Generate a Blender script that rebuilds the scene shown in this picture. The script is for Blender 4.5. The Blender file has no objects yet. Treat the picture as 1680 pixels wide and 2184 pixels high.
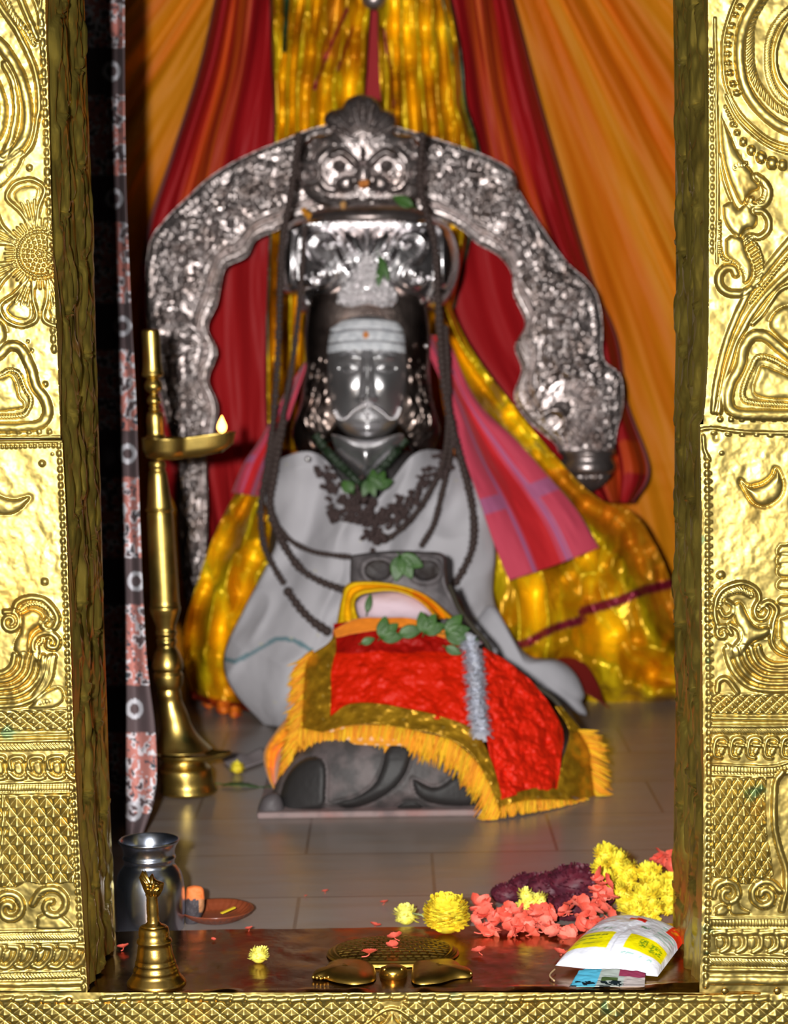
import bpy, math, random
import numpy as np

# ------------------------------------------------------------ camera, light, exposure
SC = bpy.context.scene
COL = SC.collection
F = 4667.0                      # focal length in pixels of the 1680x2184 frame
CAM = np.array([0.0, -2.8, 0.885])
PITCH = math.atan(422 / F)
ROLL = math.radians(0.8)
fw = np.array([0, math.cos(PITCH), -math.sin(PITCH)])
up0 = np.array([0, math.sin(PITCH), math.cos(PITCH)])
rt0 = np.array([1.0, 0, 0])
RT = rt0 * math.cos(ROLL) - up0 * math.sin(ROLL)
UP = rt0 * math.sin(ROLL) + up0 * math.cos(ROLL)

cd = bpy.data.cameras.new('camera')
cd.sensor_fit = 'VERTICAL'
cd.sensor_height = 36.0
cd.sensor_width = 24.0
cd.lens = 36.0 * F / 2184
cd.clip_start = 0.05
cd.dof.use_dof = True
cd.dof.focus_distance = 2.80
cd.dof.aperture_fstop = 5.4
cd.dof.aperture_blades = 0
cam = bpy.data.objects.new('camera', cd)
COL.objects.link(cam)
from mathutils import Matrix, Vector
cam.matrix_world = Matrix(((RT[0], UP[0], -fw[0], CAM[0]), (RT[1], UP[1], -fw[1], CAM[1]),
                           (RT[2], UP[2], -fw[2], CAM[2]), (0, 0, 0, 1)))
SC.camera = cam

SC.view_settings.view_transform = 'Standard'
SC.view_settings.look = 'None'
SC.view_settings.gamma = 1
SC.view_settings.exposure = 0.0
SC.view_settings.use_curve_mapping = False

wd = bpy.data.worlds.new('temple_hall')
SC.world = wd
wd.use_nodes = True
wn = wd.node_tree.nodes
wl = wd.node_tree.links
bg = wn['Background']
WN = wn.new('ShaderNodeTexNoise'); WN.inputs['Scale'].default_value = 2.6; WN.inputs['Detail'].default_value = 3
WT = wn.new('ShaderNodeTexCoord')
WR = wn.new('ShaderNodeValToRGB')
WR.color_ramp.elements[0].position = 0.42; WR.color_ramp.elements[0].color = (0.06, 0.05, 0.04, 1)
WR.color_ramp.elements[1].position = 0.62; WR.color_ramp.elements[1].color = (0.62, 0.60, 0.58, 1)
wl.new(WT.outputs['Generated'], WN.inputs['Vector'])
wl.new(WN.outputs['Fac'], WR.inputs['Fac'])
wl.new(WR.outputs['Color'], bg.inputs['Color'])
bg.inputs['Strength'].default_value = 0.32

def area_light(name, loc, target, size, power, color=(1, 1, 1)):
    ld = bpy.data.lights.new(name, 'AREA')
    ld.shape = 'DISK'; ld.size = size; ld.energy = power; ld.color = color
    o = bpy.data.objects.new(name, ld)
    o.location = loc
    o.rotation_euler = (Vector(target) - Vector(loc)).to_track_quat('-Z', 'Y').to_euler()
    COL.objects.link(o)
    return o
# the camera's flash, beside the lens, and an added soft fill from an unseen source behind
area_light('camera_flash', (-0.165, -2.78, 0.95), (0, 1.5, 0.6), 0.07, 178, (1, 0.98, 0.95))
area_light('rear_fill', (-0.9, -3.4, 1.9), (0, 0, 0.7), 0.8, 9, (1, 0.96, 0.90))

# ------------------------------------------------------------ helpers
def P(px, py, Y):
    """world point on the plane y=Y seen at pixel px,py"""
    px = np.asarray(px, float); py = np.asarray(py, float); Y = np.asarray(Y, float)
    d = fw * F + RT * (px - 840)[..., None] + UP * (1092 - py)[..., None]
    t = (Y - CAM[1]) / d[..., 1]
    return CAM + d * t[..., None]
def G(px, py, z=0.0):
    px = np.asarray(px, float); py = np.asarray(py, float)
    d = fw * F + RT * (px - 840)[..., None] + UP * (1092 - py)[..., None]
    t = (z - CAM[2]) / d[..., 2]
    return CAM + d * t[..., None]
def mpp(Y):                      # metres per pixel at depth Y
    return (Y + 2.8) / F

def lin(c):
    c = np.asarray(c, float) / 255.0
    return np.where(c <= 0.04045, c / 12.92, ((c + 0.055) / 1.055) ** 2.4)
def L4(c):
    return tuple(lin(c)) + (1.0,)

def smooth(pts, n=60):
    """Catmull-Rom through pts (any dimension), n samples evenly spaced by length"""
    p = np.asarray(pts, float)
    if len(p) == 2:
        t = np.linspace(0, 1, n)[:, None]
        return p[0] * (1 - t) + p[1] * t
    q = np.vstack([2 * p[0] - p[1], p, 2 * p[-1] - p[-2]])
    out = []
    for i in range(1, len(q) - 2):
        t = np.linspace(0, 1, 14, endpoint=False)[:, None]
        a, b, c, d = q[i - 1], q[i], q[i + 1], q[i + 2]
        out.append(0.5 * ((2 * b) + (-a + c) * t + (2 * a - 5 * b + 4 * c - d) * t ** 2 + (-a + 3 * b - 3 * c + d) * t ** 3))
    out.append(q[-2][None])
    o = np.vstack(out)
    s = np.r_[0, np.cumsum(np.linalg.norm(np.diff(o[:, :2], axis=0), axis=1) + 1e-9)]
    u = np.linspace(0, s[-1], n)
    return np.stack([np.interp(u, s, o[:, k]) for k in range(o.shape[1])], 1)

_rng = np.random.RandomState(7)
_tab = _rng.rand(256, 256)
def vnoise(x, y):
    xi = np.floor(x).astype(int); yi = np.floor(y).astype(int)
    fx = x - xi; fy = y - yi
    fx = fx * fx * (3 - 2 * fx); fy = fy * fy * (3 - 2 * fy)
    a = _tab[xi & 255, yi & 255]; b = _tab[(xi + 1) & 255, yi & 255]
    c = _tab[xi & 255, (yi + 1) & 255]; d = _tab[(xi + 1) & 255, (yi + 1) & 255]
    return (a * (1 - fx) + b * fx) * (1 - fy) + (c * (1 - fx) + d * fx) * fy - 0.5
def fbm(x, y, o=3):
    s = 0; a = 1.0
    for k in range(o):
        s = s + a * vnoise(x * 2 ** k + 17.3 * k, y * 2 ** k + 5.1 * k); a *= 0.5
    return s

def link(name, me, mat, parent=None):
    o = bpy.data.objects.new(name, me)
    COL.objects.link(o)
    if mat is not None and not me.materials:
        me.materials.append(mat)
    if parent is not None:
        o.parent = parent
        o.matrix_parent_inverse = Matrix.Translation(-Vector(parent.location))
    return o
def raw_mesh(name, V, Fc, mat=None, parent=None, col=None, uv=None, smooth_=True):
    V = np.asarray(V, float).reshape(-1, 3)
    me = bpy.data.meshes.new(name)
    if isinstance(Fc, np.ndarray):
        k = Fc.shape[1]
        me.vertices.add(len(V)); me.vertices.foreach_set('co', V.ravel())
        me.loops.add(Fc.size); me.loops.foreach_set('vertex_index', Fc.ravel().astype(np.int32))
        me.polygons.add(len(Fc)); me.polygons.foreach_set('loop_start', np.arange(0, Fc.size, k, dtype=np.int32))
        me.polygons.foreach_set('loop_total', np.full(len(Fc), k, dtype=np.int32))
        me.update(calc_edges=True)
    else:
        me.from_pydata([tuple(v) for v in V], [], Fc)
    me.validate()
    if smooth_:
        me.polygons.foreach_set('use_smooth', np.ones(len(me.polygons), dtype=bool))
    if col is not None:
        ca = me.color_attributes.new('Col', 'FLOAT_COLOR', 'POINT')
        c = np.ones((len(V), 4)); c[:, :3] = np.asarray(col).reshape(-1, 3)
        ca.data.foreach_set('color', c.ravel())
    me.update()
    return link(name, me, mat, parent)
def grid_faces(n, m, closed_m=False, flip=False):
    i = np.arange(n - 1)[:, None]; j = np.arange(m if closed_m else m - 1)[None, :]
    a = i * m + j; b = i * m + (j + 1) % m; c = (i + 1) * m + (j + 1) % m; d = (i + 1) * m + j
    f = np.stack([a, b, c, d], -1).reshape(-1, 4)
    return f[:, ::-1].copy() if flip else f
def grid(name, V, mat, parent=None, col=None, thick=0.0, closed=False, flip=False):
    """V is (n,m,3)"""
    n, m = V.shape[:2]
    o = raw_mesh(name, V, grid_faces(n, m, closed, flip), mat, parent, col)
    if thick:
        s = o.modifiers.new('thickness', 'SOLIDIFY'); s.thickness = thick; s.offset = 0
    return o

class MB:
    """collects pieces into one mesh"""
    def __init__(s): s.v = []; s.f = []; s.c = []; s.n = 0
    def add(s, V, Fc, col=(1, 1, 1)):
        V = np.asarray(V, float).reshape(-1, 3)
        s.v.append(V); s.f += [tuple(int(k) + s.n for k in f) for f in Fc]
        c = np.asarray(col, float)
        s.c.append(np.tile(c, (len(V), 1)) if c.ndim == 1 else c.reshape(-1, 3))
        s.n += len(V)
    def grid(s, V, closed=False, col=(1, 1, 1)):
        n, m = V.shape[:2]; s.add(V, grid_faces(n, m, closed), col)
    def tube(s, pts, r, seg=8, col=(1, 1, 1), flat=1.0):
        p = np.asarray(pts, float); n = len(p)
        r = np.broadcast_to(np.asarray(r, float), (n,))
        t = np.gradient(p, axis=0); t /= np.linalg.norm(t, axis=1)[:, None] + 1e-12
        ref = np.array([0.13, 0.2, 0.97])
        if abs(t[0] @ ref) > 0.9: ref = np.array([0.97, 0.1, 0.1])
        a = np.cross(t, ref); a /= np.linalg.norm(a, axis=1)[:, None] + 1e-12
        b = np.cross(t, a)
        th = np.linspace(0, 2 * np.pi, seg, endpoint=False)
        V = p[:, None] + r[:, None, None] * (a[:, None] * np.cos(th)[None, :, None] + flat * b[:, None] * np.sin(th)[None, :, None])
        base = s.n
        s.grid(V, True, col)
        s.f.append(tuple(base + k for k in range(seg))[::-1]); s.f.append(tuple(base + (n - 1) * seg + k for k in range(seg)))
    def ball(s, c, r, seg=8, rings=6, col=(1, 1, 1), feat=None):
        th = np.linspace(0.02, np.pi - 0.02, rings); ph = np.linspace(0, 2 * np.pi, seg, endpoint=False)
        T, H = np.meshgrid(th, ph, indexing='ij')
        D = np.stack([np.sin(T) * np.cos(H), np.sin(T) * np.sin(H), np.cos(T)], -1)
        rr = np.broadcast_to(np.asarray(r, float), (3,))
        base = s.n
        if feat is not None: D = D * feat(T, H)[..., None]
        s.grid(np.asarray(c) + D * rr, True, col)
        s.f.append(tuple(base + k for k in range(seg))[::-1]); s.f.append(tuple(base + (rings - 1) * seg + k for k in range(seg)))
    def lathe(s, prof, c=(0, 0, 0), seg=40, col=(1, 1, 1), warp=None):
        p = np.asarray(prof, float)
        ph = np.linspace(0, 2 * np.pi, seg, endpoint=False)
        V = np.stack([p[:, 0][:, None] * np.cos(ph), p[:, 0][:, None] * np.sin(ph), np.repeat(p[:, 1][:, None], seg, 1)], -1)
        if warp is not None: V = warp(V)
        s.grid(V + np.asarray(c), True, col)
    def box(s, c, d, col=(1, 1, 1), R=None):
        V = np.array([[x, y, z] for x in (-.5, .5) for y in (-.5, .5) for z in (-.5, .5)]) * np.asarray(d)
        if R is not None: V = V @ R.T
        s.add(V + np.asarray(c), [(0, 1, 3, 2), (4, 6, 7, 5), (0, 4, 5, 1), (2, 3, 7, 6), (0, 2, 6, 4), (1, 5, 7, 3)], col)
    def build(s, name, mat, parent=None, sm=True, bevel=0, sub=0):
        o = raw_mesh(name, np.vstack(s.v), s.f, mat, parent, np.vstack(s.c), None, sm)
        if bevel:
            b = o.modifiers.new('bevel', 'BEVEL'); b.width = bevel; b.segments = 3; b.limit_method = 'ANGLE'
        if sub:
            b = o.modifiers.new('sub', 'SUBSURF'); b.levels = sub; b.render_levels = sub
        return o

def tag(o, label=None, cat=None, group=None, kind=None):
    if label: o['label'] = label
    if cat: o['category'] = cat
    if group: o['group'] = group
    if kind: o['kind'] = kind
    return o
def empty(name, loc, label=None, cat=None, group=None, kind=None):
    o = bpy.data.objects.new(name, None); o.location = tuple(float(v) for v in loc)
    o.empty_display_size = 0.02
    COL.objects.link(o)
    return tag(o, label, cat, group, kind)
def copy_tree(o, parent=None):
    c = o.copy(); COL.objects.link(c)
    if parent is not None: c.parent = parent
    for ch in list(o.children): copy_tree(ch, c)
    return c

# ------------------------------------------------------------ materials
def mat(name, color=(200, 200, 200), metal=0.0, rough=0.5, vcol=False, bump=None, bumps=None, rough_var=0, coat=0,
        sheen=0, stains=None, emit=None, aniso=0, spec=0.5, sss=0, alpha=None, trans=0):
    """bump entries: (scale, strength, detail, stretch xyz)"""
    m = bpy.data.materials.new(name); m.use_nodes = True
    nt = m.node_tree; N = nt.nodes; L = nt.links
    b = N['Principled BSDF']
    b.inputs['Base Color'].default_value = L4(color)
    b.inputs['Metallic'].default_value = metal
    b.inputs['Roughness'].default_value = rough
    b.inputs['Specular IOR Level'].default_value = spec
    if coat: b.inputs['Coat Weight'].default_value = coat; b.inputs['Coat Roughness'].default_value = 0.15
    if sheen: b.inputs['Sheen Weight'].default_value = sheen; b.inputs['Sheen Roughness'].default_value = 0.4
    if sss: b.inputs['Subsurface Weight'].default_value = sss; b.inputs['Subsurface Radius'].default_value = (0.01, 0.006, 0.004)
    if trans: b.inputs['Transmission Weight'].default_value = trans
    tc = N.new('ShaderNodeTexCoord')
    src = None
    if vcol:
        a = N.new('ShaderNodeAttribute'); a.attribute_name = 'Col'; src = a.outputs['Color']
    if stains:      # (color, scale, lo, hi, amount)
        for (sc_col, scale, lo, hi, amt) in stains:
            nz = N.new('ShaderNodeTexNoise'); nz.inputs['Scale'].default_value = scale; nz.inputs['Detail'].default_value = 5
            L.new(tc.outputs['Object'], nz.inputs['Vector'])
            mr = N.new('ShaderNodeMapRange'); mr.inputs[1].default_value = lo; mr.inputs[2].default_value = hi
            mr.inputs[3].default_value = 0; mr.inputs[4].default_value = amt
            L.new(nz.outputs['Fac'], mr.inputs[0])
            mx = N.new('ShaderNodeMix'); mx.data_type = 'RGBA'
            L.new(mr.outputs[0], mx.inputs[0])
            if src is None: mx.inputs[6].default_value = L4(color)
            else: L.new(src, mx.inputs[6])
            mx.inputs[7].default_value = L4(sc_col)
            src = mx.outputs[2]
    if src is not None: L.new(src, b.inputs['Base Color'])
    prev = None
    for (scale, strength, detail, st) in (bumps or ([bump] if bump else [])):
        mp = N.new('ShaderNodeMapping'); mp.inputs['Scale'].default_value = st
        L.new(tc.outputs['Object'], mp.inputs['Vector'])
        nz = N.new('ShaderNodeTexNoise'); nz.inputs['Scale'].default_value = scale; nz.inputs['Detail'].default_value = detail
        L.new(mp.outputs[0], nz.inputs['Vector'])
        bp = N.new('ShaderNodeBump'); bp.inputs['Strength'].default_value = 1.0; bp.inputs['Distance'].default_value = strength
        L.new(nz.outputs['Fac'], bp.inputs['Height'])
        if prev is not None: L.new(prev, bp.inputs['Normal'])
        prev = bp.outputs['Normal']
    if prev is not None: L.new(prev, b.inputs['Normal'])
    if rough_var:
        nz = N.new('ShaderNodeTexNoise'); nz.inputs['Scale'].default_value = 14; nz.inputs['Detail'].default_value = 4
        L.new(tc.outputs['Object'], nz.inputs['Vector'])
        mr = N.new('ShaderNodeMapRange'); mr.inputs[1].default_value = 0.3; mr.inputs[2].default_value = 0.7
        mr.inputs[3].default_value = max(0.02, rough - rough_var); mr.inputs[4].default_value = rough + rough_var
        L.new(nz.outputs['Fac'], mr.inputs[0]); L.new(mr.outputs[0], b.inputs['Roughness'])
    if emit:
        b.inputs['Emission Color'].default_value = L4(emit[0]); b.inputs['Emission Strength'].default_value = emit[1]
    return m

one = (1, 1, 1)
M = {}
M['brass_sheet'] = mat('brass_sheet', (174, 154, 88), 1, 0.46, bumps=[(22, 0.0009, 3, one)], rough_var=0.07,
                       stains=[((190, 142, 52), 9, 0.55, 0.75, 0.55), ((70, 120, 90), 21, 0.68, 0.74, 0.7)])
M['brass_jamb'] = mat('brass_jamb', (190, 168, 78), .9, 0.38, bumps=[(60, 0.0012, 3, (1, 1, 0.25))], rough_var=0.08,
                      stains=[((112, 90, 44), 8, 0.5, 0.75, 0.6)])
M['brass_sill'] = mat('brass_sill', (166, 126, 70), 1, 0.22, bumps=[(14, 0.0016, 3, one), (120, 0.0002, 3, one)], rough_var=0.07,
                      stains=[((92, 58, 36), 7, 0.45, 0.7, 0.8)])
M['brass'] = mat('brass', (206, 168, 88), 1, 0.28, bumps=[(90, 0.0003, 3, one)], rough_var=0.06)
M['brass_lamp'] = mat('brass_lamp', (198, 170, 92), 1, 0.34, bumps=[(60, 0.0003, 3, one)], rough_var=0.08,
                      stains=[((60, 120, 80), 16, 0.66, 0.72, 0.5)])
M['silver'] = mat('silver', (160, 149, 147), .86, 0.33, bumps=[(70, 0.0012, 4, one)], rough_var=0.08, stains=[((112, 92, 82), 24, 0.45, 0.7, 0.6)])
M['silver_bright'] = mat('silver_bright', (226, 222, 224), 1, 0.27, bumps=[(30, 0.0003, 3, one)], rough_var=0.05)
M['steel'] = mat('steel', (206, 214, 232), 1, 0.25, bumps=[(16, 0.0006, 2, one)])
M['granite_wall'] = mat('granite_wall', (48, 42, 38), 0, 0.6, bumps=[(40, 0.002, 4, one)], stains=[((30, 26, 24), 12, 0.4, 0.6, 0.8)])
# ------------------------------------------------------------ repousse relief canvas
class Relief:
    """height field over a pixel-sized sheet; heights in sheet units (0.6 mm)"""
    def __init__(s, x0, x1, y0, y1, st=2.0):
        s.x = np.arange(x0, x1 + st, st).astype(float); s.y = np.arange(y0, y1 + st, st).astype(float); s.st = st
        s.X, s.Y = np.meshgrid(s.x, s.y)
        s.h = np.zeros(s.X.shape)
    def win(s, pts, pad):
        p = np.asarray(pts)
        i0 = np.searchsorted(s.y, p[:, 1].min() - pad); i1 = np.searchsorted(s.y, p[:, 1].max() + pad)
        j0 = np.searchsorted(s.x, p[:, 0].min() - pad); j1 = np.searchsorted(s.x, p[:, 0].max() + pad)
        return slice(i0, i1), slice(j0, j1)
    def dist(s, p, pad):
        w = s.win(p, pad); X = s.X[w]; Y = s.Y[w]
        if X.size == 0: return None
        D = np.full(X.shape, 1e9); A = np.zeros(X.shape); S = np.zeros(X.shape); acc = 0
        for a, b in zip(p[:-1], p[1:]):
            d = b - a; l2 = d @ d + 1e-9; l = math.sqrt(l2)
            t = np.clip(((X - a[0]) * d[0] + (Y - a[1]) * d[1]) / l2, 0, 1)
            ex = X - a[0] - t * d[0]; ey = Y - a[1] - t * d[1]
            q = ex * ex + ey * ey
            m = q < D
            D[m] = q[m]; A[m] = (acc + t * l)[m]; S[m] = np.sign(ex * d[1] - ey * d[0])[m]
            acc += l
        return w, np.sqrt(D), A, S
    def ridge(s, pts, w, h, groove=0.5, n=None):
        p = smooth(pts, n or max(8, len(pts) * 7)) if len(pts) > 2 else np.asarray(pts, float)
        r = s.dist(p, w * 2.5)
        if r is None: return
        W, D, A, S = r
        up = h * np.sqrt(np.clip(1 - (D / w) ** 2, 0, 1))
        gr = groove * h * 0.5 * np.exp(-((D - w * 1.15) / (w * 0.35)) ** 2)
        s.h[W] = np.maximum(s.h[W] - gr, up + 0 * gr)
    def groove(s, pts, w, h, n=None):
        p = smooth(pts, n or max(8, len(pts) * 7)) if len(pts) > 2 else np.asarray(pts, float)
        r = s.dist(p, w * 3)
        if r is None: return
        W, D, A, S = r
        s.h[W] -= h * np.exp(-(D / w) ** 2)
    def rope(s, pts, w, h, per, slant=1.0):
        p = smooth(pts, max(8, len(pts) * 7)) if len(pts) > 2 else np.asarray(pts, float)
        r = s.dist(p, w * 2)
        if r is None: return
        W, D, A, S = r
        mod = 0.62 + 0.38 * np.cos(2 * np.pi * (A + slant * D * S) / per)
        s.h[W] = np.maximum(s.h[W], h * mod * np.sqrt(np.clip(1 - (D / w) ** 2, 0, 1)))
    def dot(s, x, y, r, h, ring=0.22, ell=1.0):
        W = s.win([(x, y)], r * 2)
        X = s.X[W]; Y = s.Y[W]
        if X.size == 0: return
        D = np.hypot(X - x, (Y - y) / ell)
        s.h[W] = np.maximum(s.h[W] - ring * h * 0.4 * np.exp(-((D - r * 1.2) / (r * .35)) ** 2), h * np.sqrt(np.clip(1 - (D / r) ** 2, 0, 1)))
    def dots(s, pts, step, r, h, ell=1.0):
        p = smooth(pts, 200) if len(pts) > 2 else smooth(pts, 200)
        L = np.r_[0, np.cumsum(np.hypot(*np.diff(p[:, :2], axis=0).T))]
        for u in np.arange(step / 2, L[-1], step):
            j = random.uniform(-.12, .12) * step
            s.dot(np.interp(u + j, L, p[:, 0]), np.interp(u + j, L, p[:, 1]), r * random.uniform(.85, 1.1), h * random.uniform(.8, 1.15), ell=ell)
    def dome(s, pts, h, edge, closed_smooth=True, groove=0.5):
        q = list(pts) + [pts[0]]
        p = smooth(q, len(q) * 7) if closed_smooth else np.asarray(q, float)
        r = s.dist(p, edge)
        if r is None: return
        W, D, A, S = r
        X = s.X[W]; Y = s.Y[W]; ins = np.zeros(X.shape, bool)
        for a, b in zip(p[:-1], p[1:]):
            c = ((a[1] > Y) != (b[1] > Y)) & (X < (b[0] - a[0]) * (Y - a[1]) / (b[1] - a[1] + 1e-12) + a[0])
            ins ^= c
        k = np.clip(D / edge, 0, 1)
        up = h * np.sqrt(1 - (1 - k) ** 2)
        s.h[W] = np.where(ins, np.maximum(s.h[W], up), s.h[W] - groove * h * 0.5 * np.exp(-(D / (edge * .35)) ** 2))
    def quilt(s, poly, a, b, h, x0=0, y0=0):
        """diamond studs: lattice half-diagonals a,b, inside polygon"""
        p = np.asarray(poly, float); W = s.win(p, 0); X = s.X[W]; Y = s.Y[W]
        ins = np.zeros(X.shape, bool)
        q = np.vstack([p, p[:1]])
        for u, v in zip(q[:-1], q[1:]):
            ins ^= ((u[1] > Y) != (v[1] > Y)) & (X < (v[0] - u[0]) * (Y - u[1]) / (v[1] - u[1] + 1e-12) + u[0])
        jit = 1.5 * vnoise(X / 30, Y / 30)
        U = (X - x0 + jit) / a; V = (Y - y0 + jit) / b
        fu = np.abs(((U + V) / 2) % 1 - 0.5) * 2; fv = np.abs(((U - V) / 2) % 1 - 0.5) * 2
        z = h * (1 - np.maximum(fu, fv) ** 1.3) ** 1.0
        s.h[W] = np.where(ins, np.maximum(s.h[W], z), s.h[W])
    def spiral(s, cx, cy, r0, r1, a0, turns, w, h, rope=False):
        t = np.linspace(0, 1, max(6, int(abs(turns) * 9)))
        r = r0 + (r1 - r0) * t; a = math.radians(a0) + turns * 2 * np.pi * t
        pts = np.stack([cx + r * np.cos(a), cy - r * np.sin(a)], 1)
        (s.rope(pts, w, h, 7) if rope else s.ridge(pts, w, h))

def sheet(name, R, material, parent, ycl, edgeL=None, edgeR=None, depth=0.02, taper=None):
    """turn a relief into a real sheet of metal at depth ycl, its side trimmed along edgeL / edgeR (functions of y)"""
    X = R.X.copy()
    if edgeR is not None:
        e = edgeR(R.Y); X = np.minimum(X, e)
    if edgeL is not None:
        e = edgeL(R.Y); X = np.maximum(X, e)
    h = R.h * 0.0006
    V = P(X, R.Y, np.full(X.shape, ycl))
    V[..., 1] -= h
    n, m = X.shape
    o = raw_mesh(name, V, grid_faces(n, m), material, parent)
    return o

# ---- panel edges measured on the door frame
LE_u = smooth([(95, -40), (103, 200), (112, 500), (121, 700), (130, 938)], 60)
LE_l = smooth([(133, 938), (140, 1080), (146, 1240), (152, 1400), (157, 1560), (164, 1700), (174, 1900), (187, 2118)], 60)
RE_u = smooth([(1509, -40), (1511, 300), (1511, 560), (1509, 760), (1502, 870), (1496, 925)], 60)
RE_l = smooth([(1492, 905), (1495, 1040), (1496, 1300), (1498, 1500), (1499, 1700), (1497, 1900), (1491, 2112)], 60)
fe = lambda E: (lambda y: np.interp(y, E[:, 1], E[:, 0]))

random.seed(3)
# ======== left upper panel
A = Relief(-90, 132, -40, 936)
A.ridge([(-40, -60), (0, 12), (42, 75), (77, 158), (84, 224), (77, 262), (60, 320), (0, 352), (-60, 350)], 7, 9)
A.ridge([(-50, 60), (0, 95), (25, 130), (45, 170), (58, 230), (55, 285), (30, 322), (-10, 338), (-60, 330)], 13, 12)
A.ridge([(10, 138), (28, 175), (35, 235), (24, 295), (8, 330)], 8, 9)
A.ridge([(-70, 130), (-30, 150), (-5, 190), (5, 240), (-8, 290), (-50, 310)], 12, 10)
A.rope([(5, -30), (25, 25), (52, 60), (75, 95)], 6, 6, 9)
A.ridge([(30, -40), (55, 25), (80, 82)], 7, 8)
A.ridge([(55, -40), (78, 10), (88, 45)], 5, 6)
A.ridge([(92, -40), (84, 40), (90, 110)], 3, 4)
A.dots([(88, 20), (95, 200), (102, 400), (108, 600), (116, 750)], 21, 6, 6, 1.6)
A.dome([(-30, 400), (8, 352), (45, 320), (50, 336), (30, 372), (-5, 404)], 7, 10)
for x, y in ((0, 392), (8, 384), (16, 374), (24, 364), (32, 352)): A.dot(x, y, 2.5, 9)
A.dot(63, 358, 7, 6); A.dot(97, 819, 6, 6); A.dot(68, 748, 5, 4); A.dot(60, 728, 4, 4)
# sunflower
cx, cy = 86, 541
for k, ang in enumerate((103, 155, 205, 250, 290, 340, 25, 60)):
    a = math.radians(ang); hw = 0.30 if k != 1 else 0.34
    def q(r, da): return (cx + r * math.cos(a + da), cy - r * 0.98 * math.sin(a + da))
    pts = [q(62, -.10), q(100, -.20), q(140, -hw), q(160, -hw * .5), q(164, 0), q(160, hw * .5), q(140, hw), q(100, .20), q(62, .10)]
    A.ridge(pts, 5, 7)
    A.dome([q(112, -.14), q(142, -.18), q(150, 0), q(142, .18), q(112, .14)], 4, 12)
    for d in (-.08, 0, .08): A.ridge([q(66, d), q(118, d * 1.5)], 3, 5)
for k in range(44):
    a = k * 2 * math.pi / 44
    A.ridge([(cx + 56 * math.cos(a), cy + 56 * math.sin(a)), (cx + 74 * math.cos(a), cy + 74 * math.sin(a))], 2.6, 5)
for k in range(34):
    a = k * 2 * math.pi / 34; A.dot(cx + 47 * math.cos(a), cy + 47 * math.sin(a), 4.6, 6)
for r, n in ((7, 5), (16, 10), (26, 15), (36, 20)):
    for k in range(n): A.dot(cx + r * math.cos(k * 6.283 / n + r), cy + r * math.sin(k * 6.283 / n + r), 3.6, 6)
# heart
A.dome([(-40, 690), (0, 684), (14, 712), (4, 745), (-40, 760)], 9, 14)
A.ridge([(-60, 800), (-30, 770), (0, 756), (19, 738), (45, 744), (66, 785), (76, 823), (96, 852), (102, 880), (86, 905), (40, 911), (-60, 911)], 11, 10)
A.rope([(-60, 812), (0, 800), (19, 790), (40, 796), (54, 829), (66, 851), (60, 874), (40, 887), (-60, 890)], 5, 8, 6)
A.dome([(-60, 830), (0, 806), (22, 800), (34, 818), (40, 845), (52, 862), (38, 873), (-60, 878)], 6, 12)
for x in range(-70, 125, 22): A.dot(x, 921, 6, 5)
A.ridge([(-90, 933), (130, 932)], 3, 4)
A.h += 4.4 * fbm(A.X / 46, A.Y / 46, 3) + 1.0 * fbm(A.X / 11, A.Y / 11, 2)
# ======== left lower panel
B = Relief(-90, 190, 938, 2118)
e = fe(LE_l)
for y in np.arange(950, 2112, 17): B.dot(e(y) - 8, y, 5.5, 6, ell=1.4)
B.dots([(-90, 956), (118, 950)], 10, 4.4, 6)
B.ridge([(-90, 944), (132, 941)], 3, 5)
B.dot(90, 988, 7, 7); B.dot(96, 1240, 8, 7); B.dot(112, 968, 3, 3)
B.dome([(-45, 1000), (-28, 1040), (0, 1058), (30, 1066), (64, 1059), (44, 1086), (19, 1097), (-15, 1092), (-45, 1060)], 9, 16)
B.ridge([(29, 1306), (38, 1285), (60, 1275), (85, 1276), (103, 1286), (120, 1308), (123, 1325), (112, 1342), (98, 1342), (90, 1330), (100, 1322)], 7, 9)
B.rope([(44, 1302), (58, 1290), (80, 1288), (100, 1298), (110, 1316)], 6, 8, 6)
B.spiral(22, 1326, 24, 5, 120, -1.5, 6, 8)
B.dome([(45, 1308), (70, 1300), (90, 1312), (84, 1335), (66, 1352), (64, 1385), (50, 1410), (30, 1380), (44, 1345)], 9, 14)
B.ridge([(80, 1405), (70, 1378), (80, 1356), (105, 1349), (124, 1364), (119, 1381), (103, 1378), (104, 1366)], 7, 8)
B.rope([(82, 1398), (80, 1378), (90, 1366)], 5, 8, 5)
B.dome([(80, 1412), (95, 1400), (118, 1392), (116, 1425), (104, 1455), (80, 1484), (64, 1490), (84, 1450)], 8, 12)
for k, sc in enumerate((1.0, 0.83, 0.67, 0.52, 0.38)):
    pts = [(-20 + (x + 20) * sc, 1395 + (y - 1395) * sc) for x, y in ((-60, 1506), (0, 1506), (48, 1500), (83, 1481), (106, 1449), (116, 1400))]
    B.ridge(pts, 6.5, 7)
B.dome([(60, 1512), (90, 1480), (126, 1466), (136, 1490), (118, 1508), (90, 1512)], 7, 10)
B.dots([(84, 1500), (108, 1494)], 7, 4, 8)
B.ridge([(-90, 1516), (140, 1511)], 2.5, 4)
B.quilt([(-90, 1518), (140, 1514), (143, 1556), (-90, 1560)], 14, 11, 7, 2, 1540)
B.ridge([(-90, 1570), (148, 1566)], 3.5, 5); B.ridge([(-90, 1583), (148, 1578)], 4.5, 6)
B.rope([(-90, 1597), (148, 1590)], 8, 6, 8)
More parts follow.
